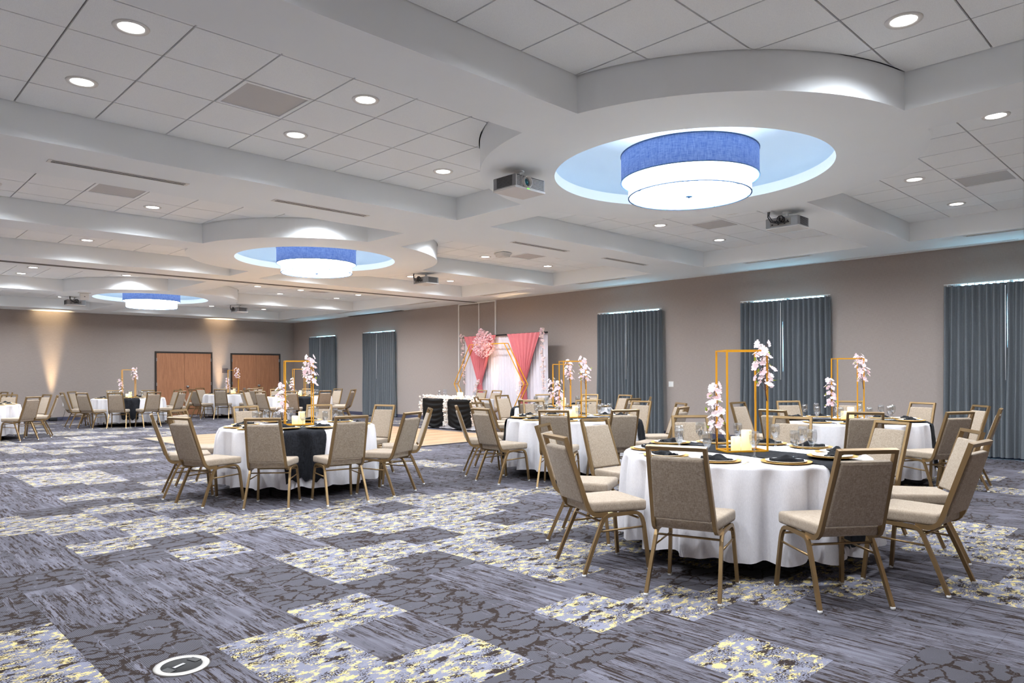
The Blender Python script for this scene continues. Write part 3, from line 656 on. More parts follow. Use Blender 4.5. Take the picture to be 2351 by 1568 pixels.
link('housing', rounded_box('housing', 0.2, 0.06, 0.16, 0.015, M['whiteplastic'], 2), e, (0, 0, -0.1)); MB().box(-0.13, 0.13, -0.05, 0.05, -0.02, 0).build('bracket', M['white'], e); MB().lathe([(0, 0.034), (0.012, 0.032), (0.016, 0.028)], 12).build('indicator', M['track'], e, (0, 0, -0.1)).rotation_euler = (PI / 2, 0, 0)
# ================================================================== WALL THINGS
def curtain(i, y0, y1):
    nm = ['the corner window', 'the window beside the corner', 'the middle window right of the backdrop', 'the wide window behind the nearest table', 'the window at right edge'][i]
    ym = (y0 + y1) / 2 + 0.02
    for s, (a, b) in enumerate(((y0, ym), (ym, y1))):         # s 0: nearer the viewer (right in the picture)
        r = random.Random(i * 2 + s); folds = 9; nu = folds * 8; nv = 22
        wd = b - a; z1 = 2.79; z0 = 0.03; vsx = []
        ph = [r.uniform(-0.5, 0.5) for _ in range(folds + 1)]; am = [r.uniform(0.75, 1.25) for _ in range(folds + 1)]
        for j in range(nv + 1):
            t = j / nv; z = z1 + (z0 - z1) * t
            for q in range(nu + 1):
                u = q / nu; k = u * folds; k0 = min(int(k), folds - 1); fr = k - k0
                p = ph[k0] * (1 - fr) + ph[k0 + 1] * fr; A = (am[k0] * (1 - fr) + am[k0 + 1] * fr) * (0.046 + 0.012 * t)
                y = a + wd * u + (u - 0.5) * 0.05 * t + 0.018 * t * math.sin(k * 2.1 + ph[k0] * 5)
                if s == 0 and u > 0.9: y -= 0.012 * (u - 0.9) / 0.1 * math.sin(PI * min(1, t * 1.35))
                if s == 1 and u < 0.1: y += 0.012 * (0.1 - u) / 0.1 * math.sin(PI * min(1, t * 1.35))
                y = min(max(y, a - 0.06), b + 0.06)
                x = W - 0.115 + A * math.sin(2 * PI * k + p * t * 2.2) + 0.006 * math.sin(11 * u + 9 * t)
                vsx.append((x, y, z))
        th = 0.003; n1 = len(vsx)
        vv = vsx + [(x + th, y, z) for x, y, z in vsx]; fs = []; w1 = nu + 1
        for j in range(nv):
            for q in range(nu):
                f = (j * w1 + q, j * w1 + q + 1, (j + 1) * w1 + q + 1, (j + 1) * w1 + q); fs.append(f); fs.append(tuple(n1 + x for x in reversed(f)))
        mb = MB(); mb.add(vv, fs, 0, True)
        e = empty('curtain', (W - 0.115, (a + b) / 2, 0)); M0 = Matrix.Translation((-(W - 0.115), -(a + b) / 2, 0))
        mb.v = [tuple(M0 @ Vector(v)) for v in mb.v]
        p_ = mb.build('panel', M['curtain'], e, recalc=False)
        for q in range(folds):
            MB().box(-0.006, 0.006, -0.005, 0.005, 2.788, 2.815).build('carrier', M['white'], e, (0, -wd / 2 + wd * (q + 0.5) / folds, 0))
        if s == 0: MB().tube([(-0.05, wd / 2 + 0.015, 2.74), (-0.06, wd / 2 + 0.015, 1.25)], 0.006, 8).build('wand', M['white'], e)
        tag(e, 'grey pleated curtain, %s panel at %s' % ('right' if s == 0 else 'left', nm), 'curtain', 'grey pleated curtains')
    e = MB().box(-0.012, 0.012, -(y1 - y0) / 2, (y1 - y0) / 2, 0, 0.012).build('curtain_track', M['white'], None, (W - 0.115, (y0 + y1) / 2, 2.815))
    for y in (-0.8, 0.8): MB().box(0.0, 0.115, y - 0.012, y + 0.012, 0.002, 0.010).build('bracket', M['white'], e)
    tag(e, 'thin white curtain track above ' + nm, 'curtain track', 'curtain tracks')
for i, (a, b) in enumerate(CURT): curtain(i, a, b)
e = empty('wall_switch', (W, 8.79, 1.145), PI / 2); tag(e, 'white double wall switch right of the middle curtains', 'switch')   # local -Y... faces the room
MB().box(-0.06, 0.06, 0, 0.008, -0.06, 0.06).build('plate', M['whiteplastic'], e)
for x in (-0.025, 0.025): MB().box(x - 0.017, x + 0.017, 0.008, 0.012, -0.035, 0.035).build('rocker', M['white'], e)
for (x, y, rz, lb) in ((W, 17.92, PI / 2, 'white wall outlet left of the black-draped table'), (5.65, D, PI, 'white wall outlet with a cable by the far left uplight')):
    e = empty('wall_outlet', (x, y, 0.5), rz); tag(e, lb, 'outlet')
    MB().box(-0.04, 0.04, 0, 0.008, -0.06, 0.06).build('plate', M['whiteplastic'], e)
    for z in (-0.028, 0.028): MB().box(-0.017, 0.017, 0.008, 0.0095, z - 0.014, z + 0.014).build('socket', M['white'], e)
    if lb.endswith('uplight'):
        MB().lathe([(0, 0), (0.016, 0), (0.016, 0.03), (0, 0.03)], 10).build('plug', M['black'], e, (0, 0.012, -0.03)).rotation_euler = (-PI / 2, 0, 0)
        MB().tube([(0, 0.03, -0.03), (-0.03, 0.05, -0.15), (0.0, 0.03, -0.3), (0.05, 0.02, -0.45), (0.16, 0.05, -0.488), (0.28, 0.08, -0.49)], 0.005).build('cable', M['black'], e)
e = empty('door_sign', (10.78, D, 1.57)); tag(e, 'small grey door sign between the far doors', 'sign')
MB().box(-0.11, 0.11, -0.012, 0, -0.085, 0.085).build('plate', plain('sign_grey', (96, 86, 88), 0.5), e); MB().box(-0.06, 0.06, -0.014, -0.012, -0.02, 0.02).build('insert', plain('sign_insert', (84, 74, 76), 0.5), e)
# uplights
def uplight(loc, rz, power, col, label, size=22, blend=1.0, tilt=0.015):
    e = empty('uplight', loc, rz); tag(e, label, 'uplight', 'floor uplights')      # local +Y towards the wall
    link('housing', rounded_box('housing', 0.22, 0.16, 0.10, 0.012, M['black'], 2), e, (0, 0, 0.06))
    MB().box(-0.09, 0.09, -0.06, 0.06, 0.108, 0.112).build('lens_plate', M['lensglass'], e)
    for s in (-1, 1): MB().box(s * 0.085 - 0.01, s * 0.085 + 0.01, -0.07, 0.07, 0, 0.012).build('foot', M['black'], e)
    ld = bpy.data.lights.new('uplight_beam', 'SPOT'); ld.energy = power; ld.color = col; ld.spot_size = math.radians(size); ld.spot_blend = blend; ld.shadow_soft_size = 0.05
    l = bpy.data.objects.new('uplight_beam', ld); C.objects.link(l); l.parent = e; l.location = (0, 0, 0.125); l.rotation_euler = (PI - tilt, 0, 0)
uplight((5.31, D - 0.17, 0), 0, 1500, (1.0, 0.74, 0.42), 'small black floor uplight washing the far wall at left')
uplight((10.55, D - 0.17, 0), 0, 1200, (1.0, 0.72, 0.42), 'small black floor uplight between the far doors')
uplight((XL + 0.3, 9.5, 0), PI / 2, 160, (1.0, 0.62, 0.38), 'small black floor uplight on the side wall outside the view')
# ================================================================== FURNITURE
TABLES = {
 'T1': ((5.27, 2.78), [158, 194, 232, 268, 303, 338, 11, 46, 84, 118], 'the nearest table', 257, -37, True),
 'T2': ((4.32, 8.23), [195, 230, 262, 293, 329, 15, 52, 88, 127, 163], 'the table before the dance floor', 246, -22, True),
 'T3': ((7.67, 6.62), [175, 142, 104, 64, 33, 359, 327, 280, 243, 213], 'the middle right table', 305, -30, True),
 'T4': ((9.60, 3.58), [84, 51, 19, 345, 310, 281, 243, 206, 172, 125], 'the table by the rightmost curtains', 290, -48, True),
 'T5': ((10.06, 8.95), [165, 202, 238, 271, 306, 350, 21, 55, 90, 128], 'the table nearest the pink backdrop', 318, -45, True),
 'T6': ((6.38, 22.10), [179, 212, 243, 275, 308, 345, 20, 55, 88, 135], 'the table before the left door', 256, -8, True),
 'T7': ((10.15, 23.9), [200, 233, 268, 302, 336, 5, 36, 71, 108, 155], 'the table between the doors', 285, -30, True),
 'T8': ((10.2, 19.4), [171, 204, 235, 267, 308, 340, 17, 53, 88, 130], 'the table by the corner curtains', 250, -15, True),
 'T9': ((2.44, 19.6), [271, 305, 343, 18, 55, 90], 'the table at left edge', 200, 0, True),
 'T10': ((2.3, 24.1), [350, 18, 310], 'the far left corner table', 200, 0, True),
}
# ---- chair prototype. local: feet rectangle centred at origin, sitter faces +Y
def make_chair():
    e = empty('banquet_chair')
    A = lambda a: a - 0.258
    lx = lambda z: 0.205 + 0.023 * (1 - z / 0.40)
    for s in (-1, 1):
        P = lambda a, z: (s * lx(z), A(a), z)
        rear = [P(0.002, 0.014), P(0.08, 0.20), P(0.148, 0.352), P(0.166, 0.382), P(0.19, 0.398), P(0.225, 0.404), P(0.32, 0.407)]
        front = [P(0.32, 0.407), P(0.40, 0.409), P(0.432, 0.405), P(0.455, 0.392), P(0.472, 0.366), P(0.482, 0.33), P(0.498, 0.18), P(0.514, 0.014)]
        for path, ft in ((rear, (0.0, 0)), (front, (0.516, 0))):
            l = MB().sweep(path, 0.022, 0.024, (1, 0, 0)).build('leg', M['bronze'], e)
            g = MB(); g.lathe([(0, 0.0), (0.013, 0.0), (0.015, 0.006), (0.014, 0.018), (0, 0.018)], 10); g.build('glide', M['glide'], l, (s * lx(0), A(ft[0]), 0))
        MB().tube([(s * (lx(0.3) - 0.002), A(0.13), 0.296), (s * (lx(0.3) - 0.002), A(0.482), 0.306)], 0.0075, 6).build('stretcher', M['bronze'], e)
    MB().tube([(-lx(0.36), A(0.15), 0.362), (lx(0.36), A(0.15), 0.362)], 0.008, 6).build('stretcher', M['bronze'], e)
    MB().tube([(-lx(0.36), A(0.44), 0.37), (lx(0.36), A(0.44), 0.37)], 0.008, 6).build('stretcher', M['bronze'], e)
    bf = MB(); px = lambda z: 0.193 - 0.021 * (z - 0.4) / 0.55
    for s in (-1, 1):
        Q = lambda a, z: (s * px(z), A(a), z)
        bf.sweep([Q(0.20, 0.412), Q(0.13, 0.408), Q(0.095, 0.416), Q(0.066, 0.438), Q(0.048, 0.470), Q(0.036, 0.505), Q(-0.04, 0.735), Q(-0.113, 0.955)], 0.024, 0.030, (1, 0, 0))
    up = Vector((0, -0.149, 0.45)).normalized()
    bf.bar((-0.160, A(-0.110), 0.9445), (0.160, A(-0.110), 0.9445), 0.030, 0.024, 0, up)
    bf.build('back_frame', M['bronze'], e)
    hb = 0.412; th = math.atan2(0.152, 0.45)
    def tp(c):
        t = c.z / hb + 0.5; c = Vector((c.x * (1.02 - 0.115 * t), c.y, c.z))
        c.y += 0.010 * math.sin(PI * t) * (1 if c.y > 0 else 0.3); return c
    o = link('backrest', rounded_box('backrest', 0.352, 0.046, hb, 0.016, M['uphol'], 3, tp), e, (0, A(-0.028), 0.690)); o.rotation_euler = (th, 0, 0)
    def st(c):
        t = c.y / 0.44 + 0.5; k = 0.86 + 0.14 * min(1, t * 1.6); c = Vector((c.x * k, c.y, c.z))
        if c.z > 0: c.z += 0.014 * (1 - (c.x / 0.22) ** 2) * (1 - (c.y / 0.22) ** 2)
        return c
    bm_seat = rounded_box('seat', 0.445, 0.44, 0.078, 0.026, M['uphol'], 4, st)
    link('seat', bm_seat, e, (0, A(0.285), 0.459))
    index_kids(e); return e
chair0 = make_chair(); chair_used = [False]
def put_chair(x, y, heading, label, group):
    o = chair0 if not chair_used[0] else copy_tree(chair0); chair_used[0] = True
    o.location = (x, y, 0); o.rotation_euler = (0, 0, heading - PI / 2)
    tag(o, label, 'chair', group); return o
def ranked(items):
    """items: list of (key class, screen x, payload) -> payload, rank phrase"""
    out = []
    for cl in set(i[0] for i in items):
        g = sorted([i for i in items if i[0] == cl], key=lambda i: i[1])
        for n, it in enumerate(g): out.append((it[2], cl, ORD[n] if n < len(g) - 1 or len(g) < 2 else 'rightmost', len(g)))
    return out
for key, (c, angs, nm, run, cpr, cloth) in TABLES.items():
    items = []
    for a in angs:
        t = math.radians(a); x, y = c[0] + 1.275 * math.cos(t), c[1] + 1.275 * math.sin(t)
        d = Vector((x, y)).normalized(); f = -(math.cos(t) * d.x + math.sin(t) * d.y)
        cl = 'back to camera' if f > 0.5 else 'facing camera' if f < -0.5 else 'seen from the side'
        items.append((cl, proj(x, y, 0.9)[0], (x, y, t)))
    for (x, y, t), cl, rk, n in ranked(items):
        r_ = random.Random(int(x * 1000)); jit = r_.uniform(-0.05, 0.05)
        put_chair(x, y, t + PI + jit, 'beige chair, %s, at %s%s' % (cl, nm, ', ' + rk if n > 1 else ''), 'banquet chairs around the round tables')
# ---- round tables: folding table, white cloth, black runner
def cloth_fn(seed):
    r = random.Random(seed); n = r.choice([16, 17, 18]); ph = r.uniform(0, 6); q = [r.uniform(-0.5, 0.5) for _ in range(6)]
    def fold(a): return math.sin(n * a + ph + 1.2 * math.sin(2 * a + q[0]) + 0.9 * math.sin(3 * a + q[1])) * (0.7 + 0.3 * math.sin(5 * a + q[2])) + 0.35 * math.sin(2 * n * a + q[3])
    def R(a, t): return 0.925 + 0.030 * t ** 0.6 + (0.002 + 0.028 * min(1, t * 9) + 0.034 * t) * fold(a)          # t 0 at the rim, 1 at the hem
    def Z(a, t): return 0.762 - 0.012 * (1 - math.exp(-t * 30)) - t * (0.625 + 0.012 * fold(a + 0.05))
    return R, Z
def tablecloth(c, seed, label):
    R, Z = cloth_fn(seed); seg = 220; mb = MB(); vv = [(0, 0, 0.764)]; rings = []
    prof = [('top', 0.35), ('top', 0.7), ('top', 0.88), ('top', 0.905)] + [('side', t) for t in (0.012, 0.03, 0.08, 0.18, 0.35, 0.52, 0.7, 0.86, 1.0)]
    for kd, t in prof:
        for k in range(seg):
            a = 2 * PI * k / seg
            if kd == 'top': vv.append((t * math.cos(a), t * math.sin(a), 0.764))
            else: vv.append((R(a, t) * math.cos(a), R(a, t) * math.sin(a), Z(a, t)))
    fs = [(0, 1 + k, 1 + (k + 1) % seg) for k in range(seg)]
    for i in range(len(prof) - 1):
        for k in range(seg): fs.append((1 + i * seg + k, 1 + (i + 1) * seg + k, 1 + (i + 1) * seg + (k + 1) % seg, 1 + i * seg + (k + 1) % seg))
    mb.add(vv, fs, 0, True)
    return tag(mb.build('tablecloth', M['cloth'], None, (c[0], c[1], 0), recalc=False), label, 'tablecloth', 'white round tablecloths')
def runner(c, ang, seed, label, hang=0.56):
    R, Z = cloth_fn(seed); r = random.Random(seed + 50); hw = 0.23; nu = 26; mb = MB(); vv = []; rows = []
    th = math.radians(ang); u = Vector((math.cos(th), math.sin(th), 0)); w = Vector((-math.sin(th), math.cos(th), 0))
    tt = [('h', 1.0), ('h', 0.85), ('h', 0.6), ('h', 0.35), ('h', 0.15), ('h', 0.05), ('h', 0.0)]
    seq = [(-1, 'h', x) for _, x in tt] + [(-1, 't', x / 10) for x in range(9, -1, -1)] + [(1, 't', x / 10) for x in range(1, 10)] + [(1, 'h', x) for _, x in reversed(tt)]
    for si, (s, kd, p) in enumerate(seq):
        for q in range(nu + 1):
            f = q / nu * 2 - 1
            wr = 0.006 * math.sin(q * 1.9 + seed) * math.cos(si * 0.7) + 0.004 * math.sin(q * 3.3 + si)
            lat = f * hw * (1 - 0.12 * (p if kd == 'h' else 0)) + 0.012 * math.sin(si * 0.9 + f * 2)
            if kd == 't':
                along = s * p / 0.9 * math.sqrt(0.905 ** 2 - lat * lat); pt = u * along + w * lat; vv.append((pt.x, pt.y, 0.768 + abs(wr) * 0.8))
            else:
                a = th + (0 if s > 0 else PI) + (math.asin(lat / 0.95) if s > 0 else -math.asin(lat / 0.95))
                t = 0.02 + p * hang / 0.66 * (1 + 0.04 * math.sin(q * 0.9 + seed) * (p > 0.9))
                rr = R(a, t) + 0.013 + abs(wr) * 1.6 + 0.006 * p; vv.append((rr * math.cos(a), rr * math.sin(a), Z(a, t) + 0.003))
    w1 = nu + 1; fs = []
    for i in range(len(seq) - 1):
        for q in range(nu): fs.append((i * w1 + q, i * w1 + q + 1, (i + 1) * w1 + q + 1, (i + 1) * w1 + q))
    mb.add(vv, fs, 0, True)
    return tag(mb.build('table_runner', M['runner'], None, (c[0], c[1], 0)), label, 'table runner', 'black gauze runners')
def folding_table(c, label):
    e = empty('round_table', (c[0], c[1], 0)); tag(e, label, 'table', 'round folding tables')
    MB().lathe([(0, 0.742), (0.90, 0.742), (0.905, 0.75), (0.90, 0.759), (0, 0.759)], 48).build('tabletop', M['track'], e)
    for s in (-1, 1):
        for q in (-1, 1): MB().tube([(s * 0.52, q * 0.34, 0.74), (s * 0.55, q * 0.36, 0.0)], 0.014, 8).build('leg', M['blackmetal'], e)
        MB().tube([(s * 0.54, -0.35, 0.25), (s * 0.54, 0.35, 0.25)], 0.010, 8).build('brace', M['blackmetal'], e)
# ---- place setting prototypes
def charger_mesh():
    m = MB(); m.lathe([(0, 0.003), (0.115, 0.003), (0.125, 0.006), (0.165, 0.014), (0.171, 0.0145), (0.168, 0.010), (0.125, 0.001), (0, 0.0)], 40); return m.mesh('charger_plate', M['charger'])
def plate_mesh():
    m = MB(); m.lathe([(0, 0.004), (0.085, 0.004), (0.097, 0.008), (0.134, 0.017), (0.138, 0.0175), (0.135, 0.013), (0.095, 0.002), (0, 0.0)], 40); return m.mesh('dinner_plate', M['plate'])
def napkin_mesh(seed):
    r = random.Random(seed); nu, nv = 26, 10; vv = []
    for i in range(nu + 1):
        t = i / nu * 2 - 1
        wdt = 0.026 + 0.032 * abs(t) ** 0.8 * (1 - 0.25 * max(0, abs(t) - 0.85) / 0.15); hgt = 0.036 - 0.020 * abs(t) ** 1.2 + 0.006 * math.sin(5 * t + seed)
        for j in range(nv + 1):
            a = PI * j / nv; s_ = math.cos(a); y = wdt * s_ * (1 + 0.08 * math.sin(7 * t + seed)) + 0.025 * t * t * math.sin(seed) + 0.012 * math.sin(2.5 * t + seed)
            z = hgt * math.sin(a) ** 0.7 * (1 + 0.20 * math.sin(3 * a + 4 * t + seed)) + 0.002
            if 0 < j < nv: z += 0.008 * math.sin(j * 2.2 + i * 0.15) * abs(t)
            vv.append((0.106 * t, y, max(z, 0.001)))
    w1 = nv + 1; fs = []
    for i in range(nu):
        for j in range(nv): fs.append((i * w1 + j, i * w1 + j + 1, (i + 1) * w1 + j + 1, (i + 1) * w1 + j))
    fs += [tuple(range(w1)), tuple(nu * w1 + k for k in reversed(range(w1)))]
    m = MB(); m.add(vv, fs, 0, True); return m.mesh('napkin', M['napkin'])
def goblet_mesh():
    m = MB(); m.lathe([(0, 0.004), (0.010, 0.006), (0.034, 0.002), (0.036, 0.0), (0.036, 0.003), (0.012, 0.009), (0.007, 0.022), (0.009, 0.04), (0.006, 0.055), (0.008, 0.066), (0.020, 0.080), (0.033, 0.105), (0.0375, 0.135), (0.037, 0.165), (0.033, 0.193),
        (0.031, 0.193), (0.035, 0.165), (0.0355, 0.135), (0.031, 0.107), (0.018, 0.084), (0, 0.078)], 20); return m.mesh('water_goblet', M['glass'])
def water_mesh():
    m = MB(); m.lathe([(0, 0.080), (0.017, 0.086), (0.030, 0.108), (0.034, 0.122), (0, 0.122)], 20); return m.mesh('water', M['glass'])
def fork_mesh():
    m = MB(); m.box(-0.004, 0.004, -0.09, 0.03, 0.002, 0.004); m.add([(-0.004, 0.03, 0.003), (0.004, 0.03, 0.003), (0.012, 0.05, 0.003), (-0.012, 0.05, 0.003)], [(0, 1, 2, 3)])
    for k in range(4): m.box(-0.011 + k * 0.0064, -0.0085 + k * 0.0064, 0.05, 0.095, 0.002, 0.004)
    m.box(-0.006, 0.006, -0.1, -0.06, 0.002, 0.0045); return m.mesh('fork', M['silver'])
def knife_mesh():
    m = MB(); m.box(-0.005, 0.005, -0.11, 0.0, 0.002, 0.006); m.add([(-0.006, 0.0, 0.003), (0.006, 0.0, 0.003), (0.009, 0.09, 0.003), (-0.004, 0.115, 0.003), (-0.006, 0.0, 0.005), (0.006, 0.0, 0.005), (0.009, 0.09, 0.004), (-0.004, 0.115, 0.004)], [(3, 2, 1, 0), (4, 5, 6, 7), (0, 1, 5, 4), (1, 2, 6, 5), (2, 3, 7, 6), (3, 0, 4, 7)]); return m.mesh('knife', M['silver'])
def spoon_mesh():
    m = MB(); m.box(-0.004, 0.004, -0.1, 0.045, 0.002, 0.004); m.lathe([(0, 0.002), (0.014, 0.004), (0.020, 0.008), (0.019, 0.009), (0.013, 0.006), (0, 0.004)], 14, 0, True, (0, 0))
    n = 14 * 6; m.v[-n:] = [(x, y * 1.45 + 0.07, z) for x, y, z in m.v[-n:]]; return m.mesh('spoon', M['silver'])
MSH = dict(charger=charger_mesh(), plate=plate_mesh(), goblet=goblet_mesh(), water=water_mesh(), fork=fork_mesh(), knife=knife_mesh(), spoon=spoon_mesh())
NAP = [napkin_mesh(k) for k in range(4)]
# ---- centrepiece: gold frame with two blossom branches
def blossom_mesh(name, mat, r=0.021):
    m = MB()
    for k in range(5):
        a = 2 * PI * k / 5; R_ = Matrix.Rotation(a, 4, 'Z')
        m.add([R_ @ Vector(p) for p in ((0, 0, 0), (-0.45 * r, 0.55 * r, 0.25 * r), (-0.38 * r, 1.0 * r, 0.32 * r), (0, 1.08 * r, 0.18 * r), (0.38 * r, 1.0 * r, 0.32 * r), (0.45 * r, 0.55 * r, 0.25 * r))], [(0, 5, 4, 3, 2, 1)])
    m.add([Matrix.Translation((0, 0, 0.18 * r)) @ Vector((0.12 * r * math.cos(q * PI / 2), 0.12 * r * math.sin(q * PI / 2), 0.2 * r * (q % 2))) for q in range(4)], [(0, 1, 2, 3)])
    return m.mesh(name, mat)
def leaf_mesh():
    m = MB(); m.add([(0, 0, 0), (0.008, 0.014, 0.004), (0.006, 0.03, 0.002), (0, 0.042, 0.006), (-0.006, 0.03, 0.002), (-0.008, 0.014, 0.004), (0, 0.02, -0.003)], [(0, 1, 6), (1, 2, 6), (2, 3, 6), (3, 4, 6), (4, 5, 6), (5, 0, 6)]); return m.mesh('leaf', M['leaf'])
BLO = {k: blossom_mesh('blossom', M[m]) for k, m in (('pink', 'petal'), ('cream', 'petal_cream'), ('rose', 'petal_rose'))}
BIG = blossom_mesh('blossom', M['petal'], 0.031); LEAF = leaf_mesh()
def branch(parent, base, top, seed, n=16, spread=0.045):
    r = random.Random(seed); base = Vector(base); top = Vector(top); m = MB(); m.tube([base, base.lerp(top, 0.5) + Vector((r.uniform(-1, 1), r.uniform(-1, 1), 0)) * 0.01, top], [0.004, 0.0035, 0.002], 5)
    spots = []
    for k in range(n):
        t = 0.22 + 0.78 * (k + r.random() * 0.6) / n; p = base.lerp(top, min(t, 1)); a = k * 2.4 + r.uniform(-0.4, 0.4); w = spread * r.uniform(0.35, 1.0) * (1.25 - 0.5 * abs(t - 0.5))
        q = p + Vector((math.cos(a) * w, math.sin(a) * w, r.uniform(0, 0.03))); m.tube([p - Vector((0, 0, 0.03)), q], 0.0014, 4); spots.append((q, a))
    tw = m.build('branch', M['twig'], parent, recalc=False)
    for k, (q, a) in enumerate(spots):
        o = link('blossom', BIG, tw, q); o.rotation_euler = (r.uniform(0.5, 1.4), 0, a - PI / 2 + PI + r.uniform(-0.4, 0.4)); s = r.uniform(0.8, 1.15); o.scale = (s, s, s)
    for k in range(6):
        q, a = spots[(k * 4 + 1) % n]; o = link('leaf', LEAF, tw, q + Vector((math.cos(a), math.sin(a), 0)) * 0.012 - Vector((0, 0, 0.01))); o.scale = (1.35, 1.35, 1.35); o.rotation_euler = (r.uniform(-0.3, 0.8), 0, a + r.uniform(-1, 1))
def centrepiece(c, rz, seed, label):
    e = empty('flower_stand', (c[0], c[1], 0.772), rz); tag(e, label, 'centrepiece', 'gold centrepiece stands'); L, S, H_, b = 0.165, 0.10, 0.80, 0.0125
    for x in (-L, L):
        for y in (-S, S): MB().box(x - b / 2, x + b / 2, y - b / 2, y + b / 2, 0, H_).build('post', M['gold'], e)
    for z in (0.0, H_ - b):
        for y in (-S, S): MB().box(-L + b / 2, L - b / 2, y - b / 2, y + b / 2, z, z + b).build('rail', M['gold'], e)
        for x in (-L, L): MB().box(x - b / 2, x + b / 2, -S + b / 2, S - b / 2, z, z + b).build('rail', M['gold'], e)
    branch(e, (-L - 0.015, S * 0.6, 0.02), (-L - 0.035, S * 0.6, 0.52), seed, 22, 0.055)
    branch(e, (L - 0.01, -S - 0.01, 0.40), (L - 0.045, -S + 0.01, 0.84), seed + 1, 28, 0.07)
    return e
def candle(x, y, r, h, label):
    e = empty('pillar_candle', (x, y, 0.772)); tag(e, label, 'candle', 'lit pillar candles')
    MB().lathe([(0, 0), (r, 0), (r, h - 0.004), (r - 0.004, h), (r * 0.75, h - 0.004), (0, h - 0.012)], 20).build('wax', M['candle'], e)
    MB().tube([(0, 0, h - 0.013), (0.001, 0, h + 0.004)], 0.0012, 4).build('wick', M['black'], e)
TI = 0
for key, (c, angs, nm, run, cpr, cloth) in TABLES.items():
    TI += 1; seed = 100 + TI
    folding_table(c, 'round folding table under the white cloth, ' + nm)
    tablecloth(c, seed, 'white round tablecloth on ' + nm)
    runner(c, run, seed, 'black gauze runner draped across ' + nm)
    on_frame = proj(c[0], c[1], 1.0)[0] > 0
    if on_frame:
        centrepiece(c, math.radians(cpr), seed * 3, 'gold wire frame with pink blossom branches on ' + nm)
        v = Vector(c).normalized(); r2 = Vector((v.y, -v.x))
        p = Vector(c) - v * 0.03 - r2 * 0.045; candle(p.x, p.y, 0.038, 0.115, 'short glowing pillar candle on ' + nm)
        p = Vector(c) + v * 0.02 + r2 * 0.035; candle(p.x, p.y, 0.041, 0.165, 'tall glowing pillar candle on ' + nm)
    items = []
    for a in angs:
        t = math.radians(a); x, y = c[0] + 0.7 * math.cos(t), c[1] + 0.7 * math.sin(t); d = Vector((x, y)).normalized()
        items.append(('near side' if -(math.cos(t) * d.x + math.sin(t) * d.y) > 0 else 'far side', proj(x, y, 0.77)[0], a))
    for a, cl, rk, n in ranked(items):
        t = math.radians(a); u = Vector((math.cos(t), math.sin(t), 0)); w = Vector((-math.sin(t), math.cos(t), 0)); cc = Vector((c[0], c[1], 0)); r = random.Random(int(a * 7 + TI))
        suf = '%s of %s%s' % (cl, nm, ', ' + rk if n > 1 else '')
        da = abs((a - run + 90) % 180 - 90); zb = 0.779 if da < 24 else 0.7645
        ht = t - PI / 2
        p = cc + u * 0.715
        tag(link('charger_plate', MSH['charger'], None, (p.x, p.y, zb)), 'gold charger plate, ' + suf, 'plate', 'gold charger plates')
        tag(link('dinner_plate', MSH['plate'], None, (p.x, p.y, zb + 0.0035)), 'white dinner plate, ' + suf, 'plate', 'white dinner plates')
        tag(link('napkin', NAP[r.randrange(4)], None, (p.x, p.y, zb + 0.0085), ht + r.uniform(-0.5, 0.5)), 'black folded napkin, ' + suf, 'napkin', 'black folded napkins')
        g = cc + u * 0.50 - w * 0.13
        go = empty('water_goblet', (g.x, g.y, 0.7645 if da > 30 else 0.776)); tag(go, 'clear stemmed water goblet, ' + suf, 'glass', 'water goblets'); link('goblet_body', MSH['goblet'], go); link('water', MSH['water'], go)
        if key in ('T1', 'T2', 'T3', 'T4', 'T5') and da > 28:
            for nm2, off in (('fork', 0.205), ('knife', -0.20), ('spoon', -0.225)):
                q = cc + u * 0.72 + w * off
                if math.hypot(q.x - c[0], q.y - c[1]) < 0.80: tag(link(nm2, MSH[nm2], None, (q.x, q.y, 0.7635), ht + PI), 'silver %s, ' % nm2 + suf, nm2, 'table cutlery')
# ================================================================== HEAD TABLE, ARCH AND BACKDROP
def scatter_blossoms(mb, pts, mats_r, seed, r=0.03):
    rg = random.Random(seed)
    for p in pts:
        R_ = Euler((rg.uniform(-1.5, 1.5), rg.uniform(-1.5, 1.5), rg.uniform(0, 6))).to_matrix().to_4x4(); rr = r * rg.uniform(0.75, 1.25)
        for k in range(5):
            Q = Matrix.Translation(p) @ R_ @ Matrix.Rotation(2 * PI * k / 5, 4, 'Z')
            mb.add([Q @ Vector(v) for v in ((0, 0, 0), (-0.45 * rr, 0.6 * rr, 0.25 * rr), (0, 1.05 * rr, 0.3 * rr), (0.45 * rr, 0.6 * rr, 0.25 * rr))], [(0, 3, 2, 1)], rg.randrange(mats_r))
HX0, HX1, HY0, HY1, HZ = 11.45, 12.12, 13.05, 15.0, 0.76
e = empty('head_table', ((HX0 + HX1) / 2, (HY0 + HY1) / 2, 0)); tag(e, 'rectangular head table hidden under white cloth and black swags', 'table')
MB().box(-0.32, 0.32, -0.95, 0.95, 0.735, 0.755).build('tabletop', M['track'], e)
for x in (-0.26, 0.26):
    for y in (-0.85, 0.85): MB().tube([(x, y, 0), (x, y, 0.74)], 0.014, 8).build('leg', M['blackmetal'], e)
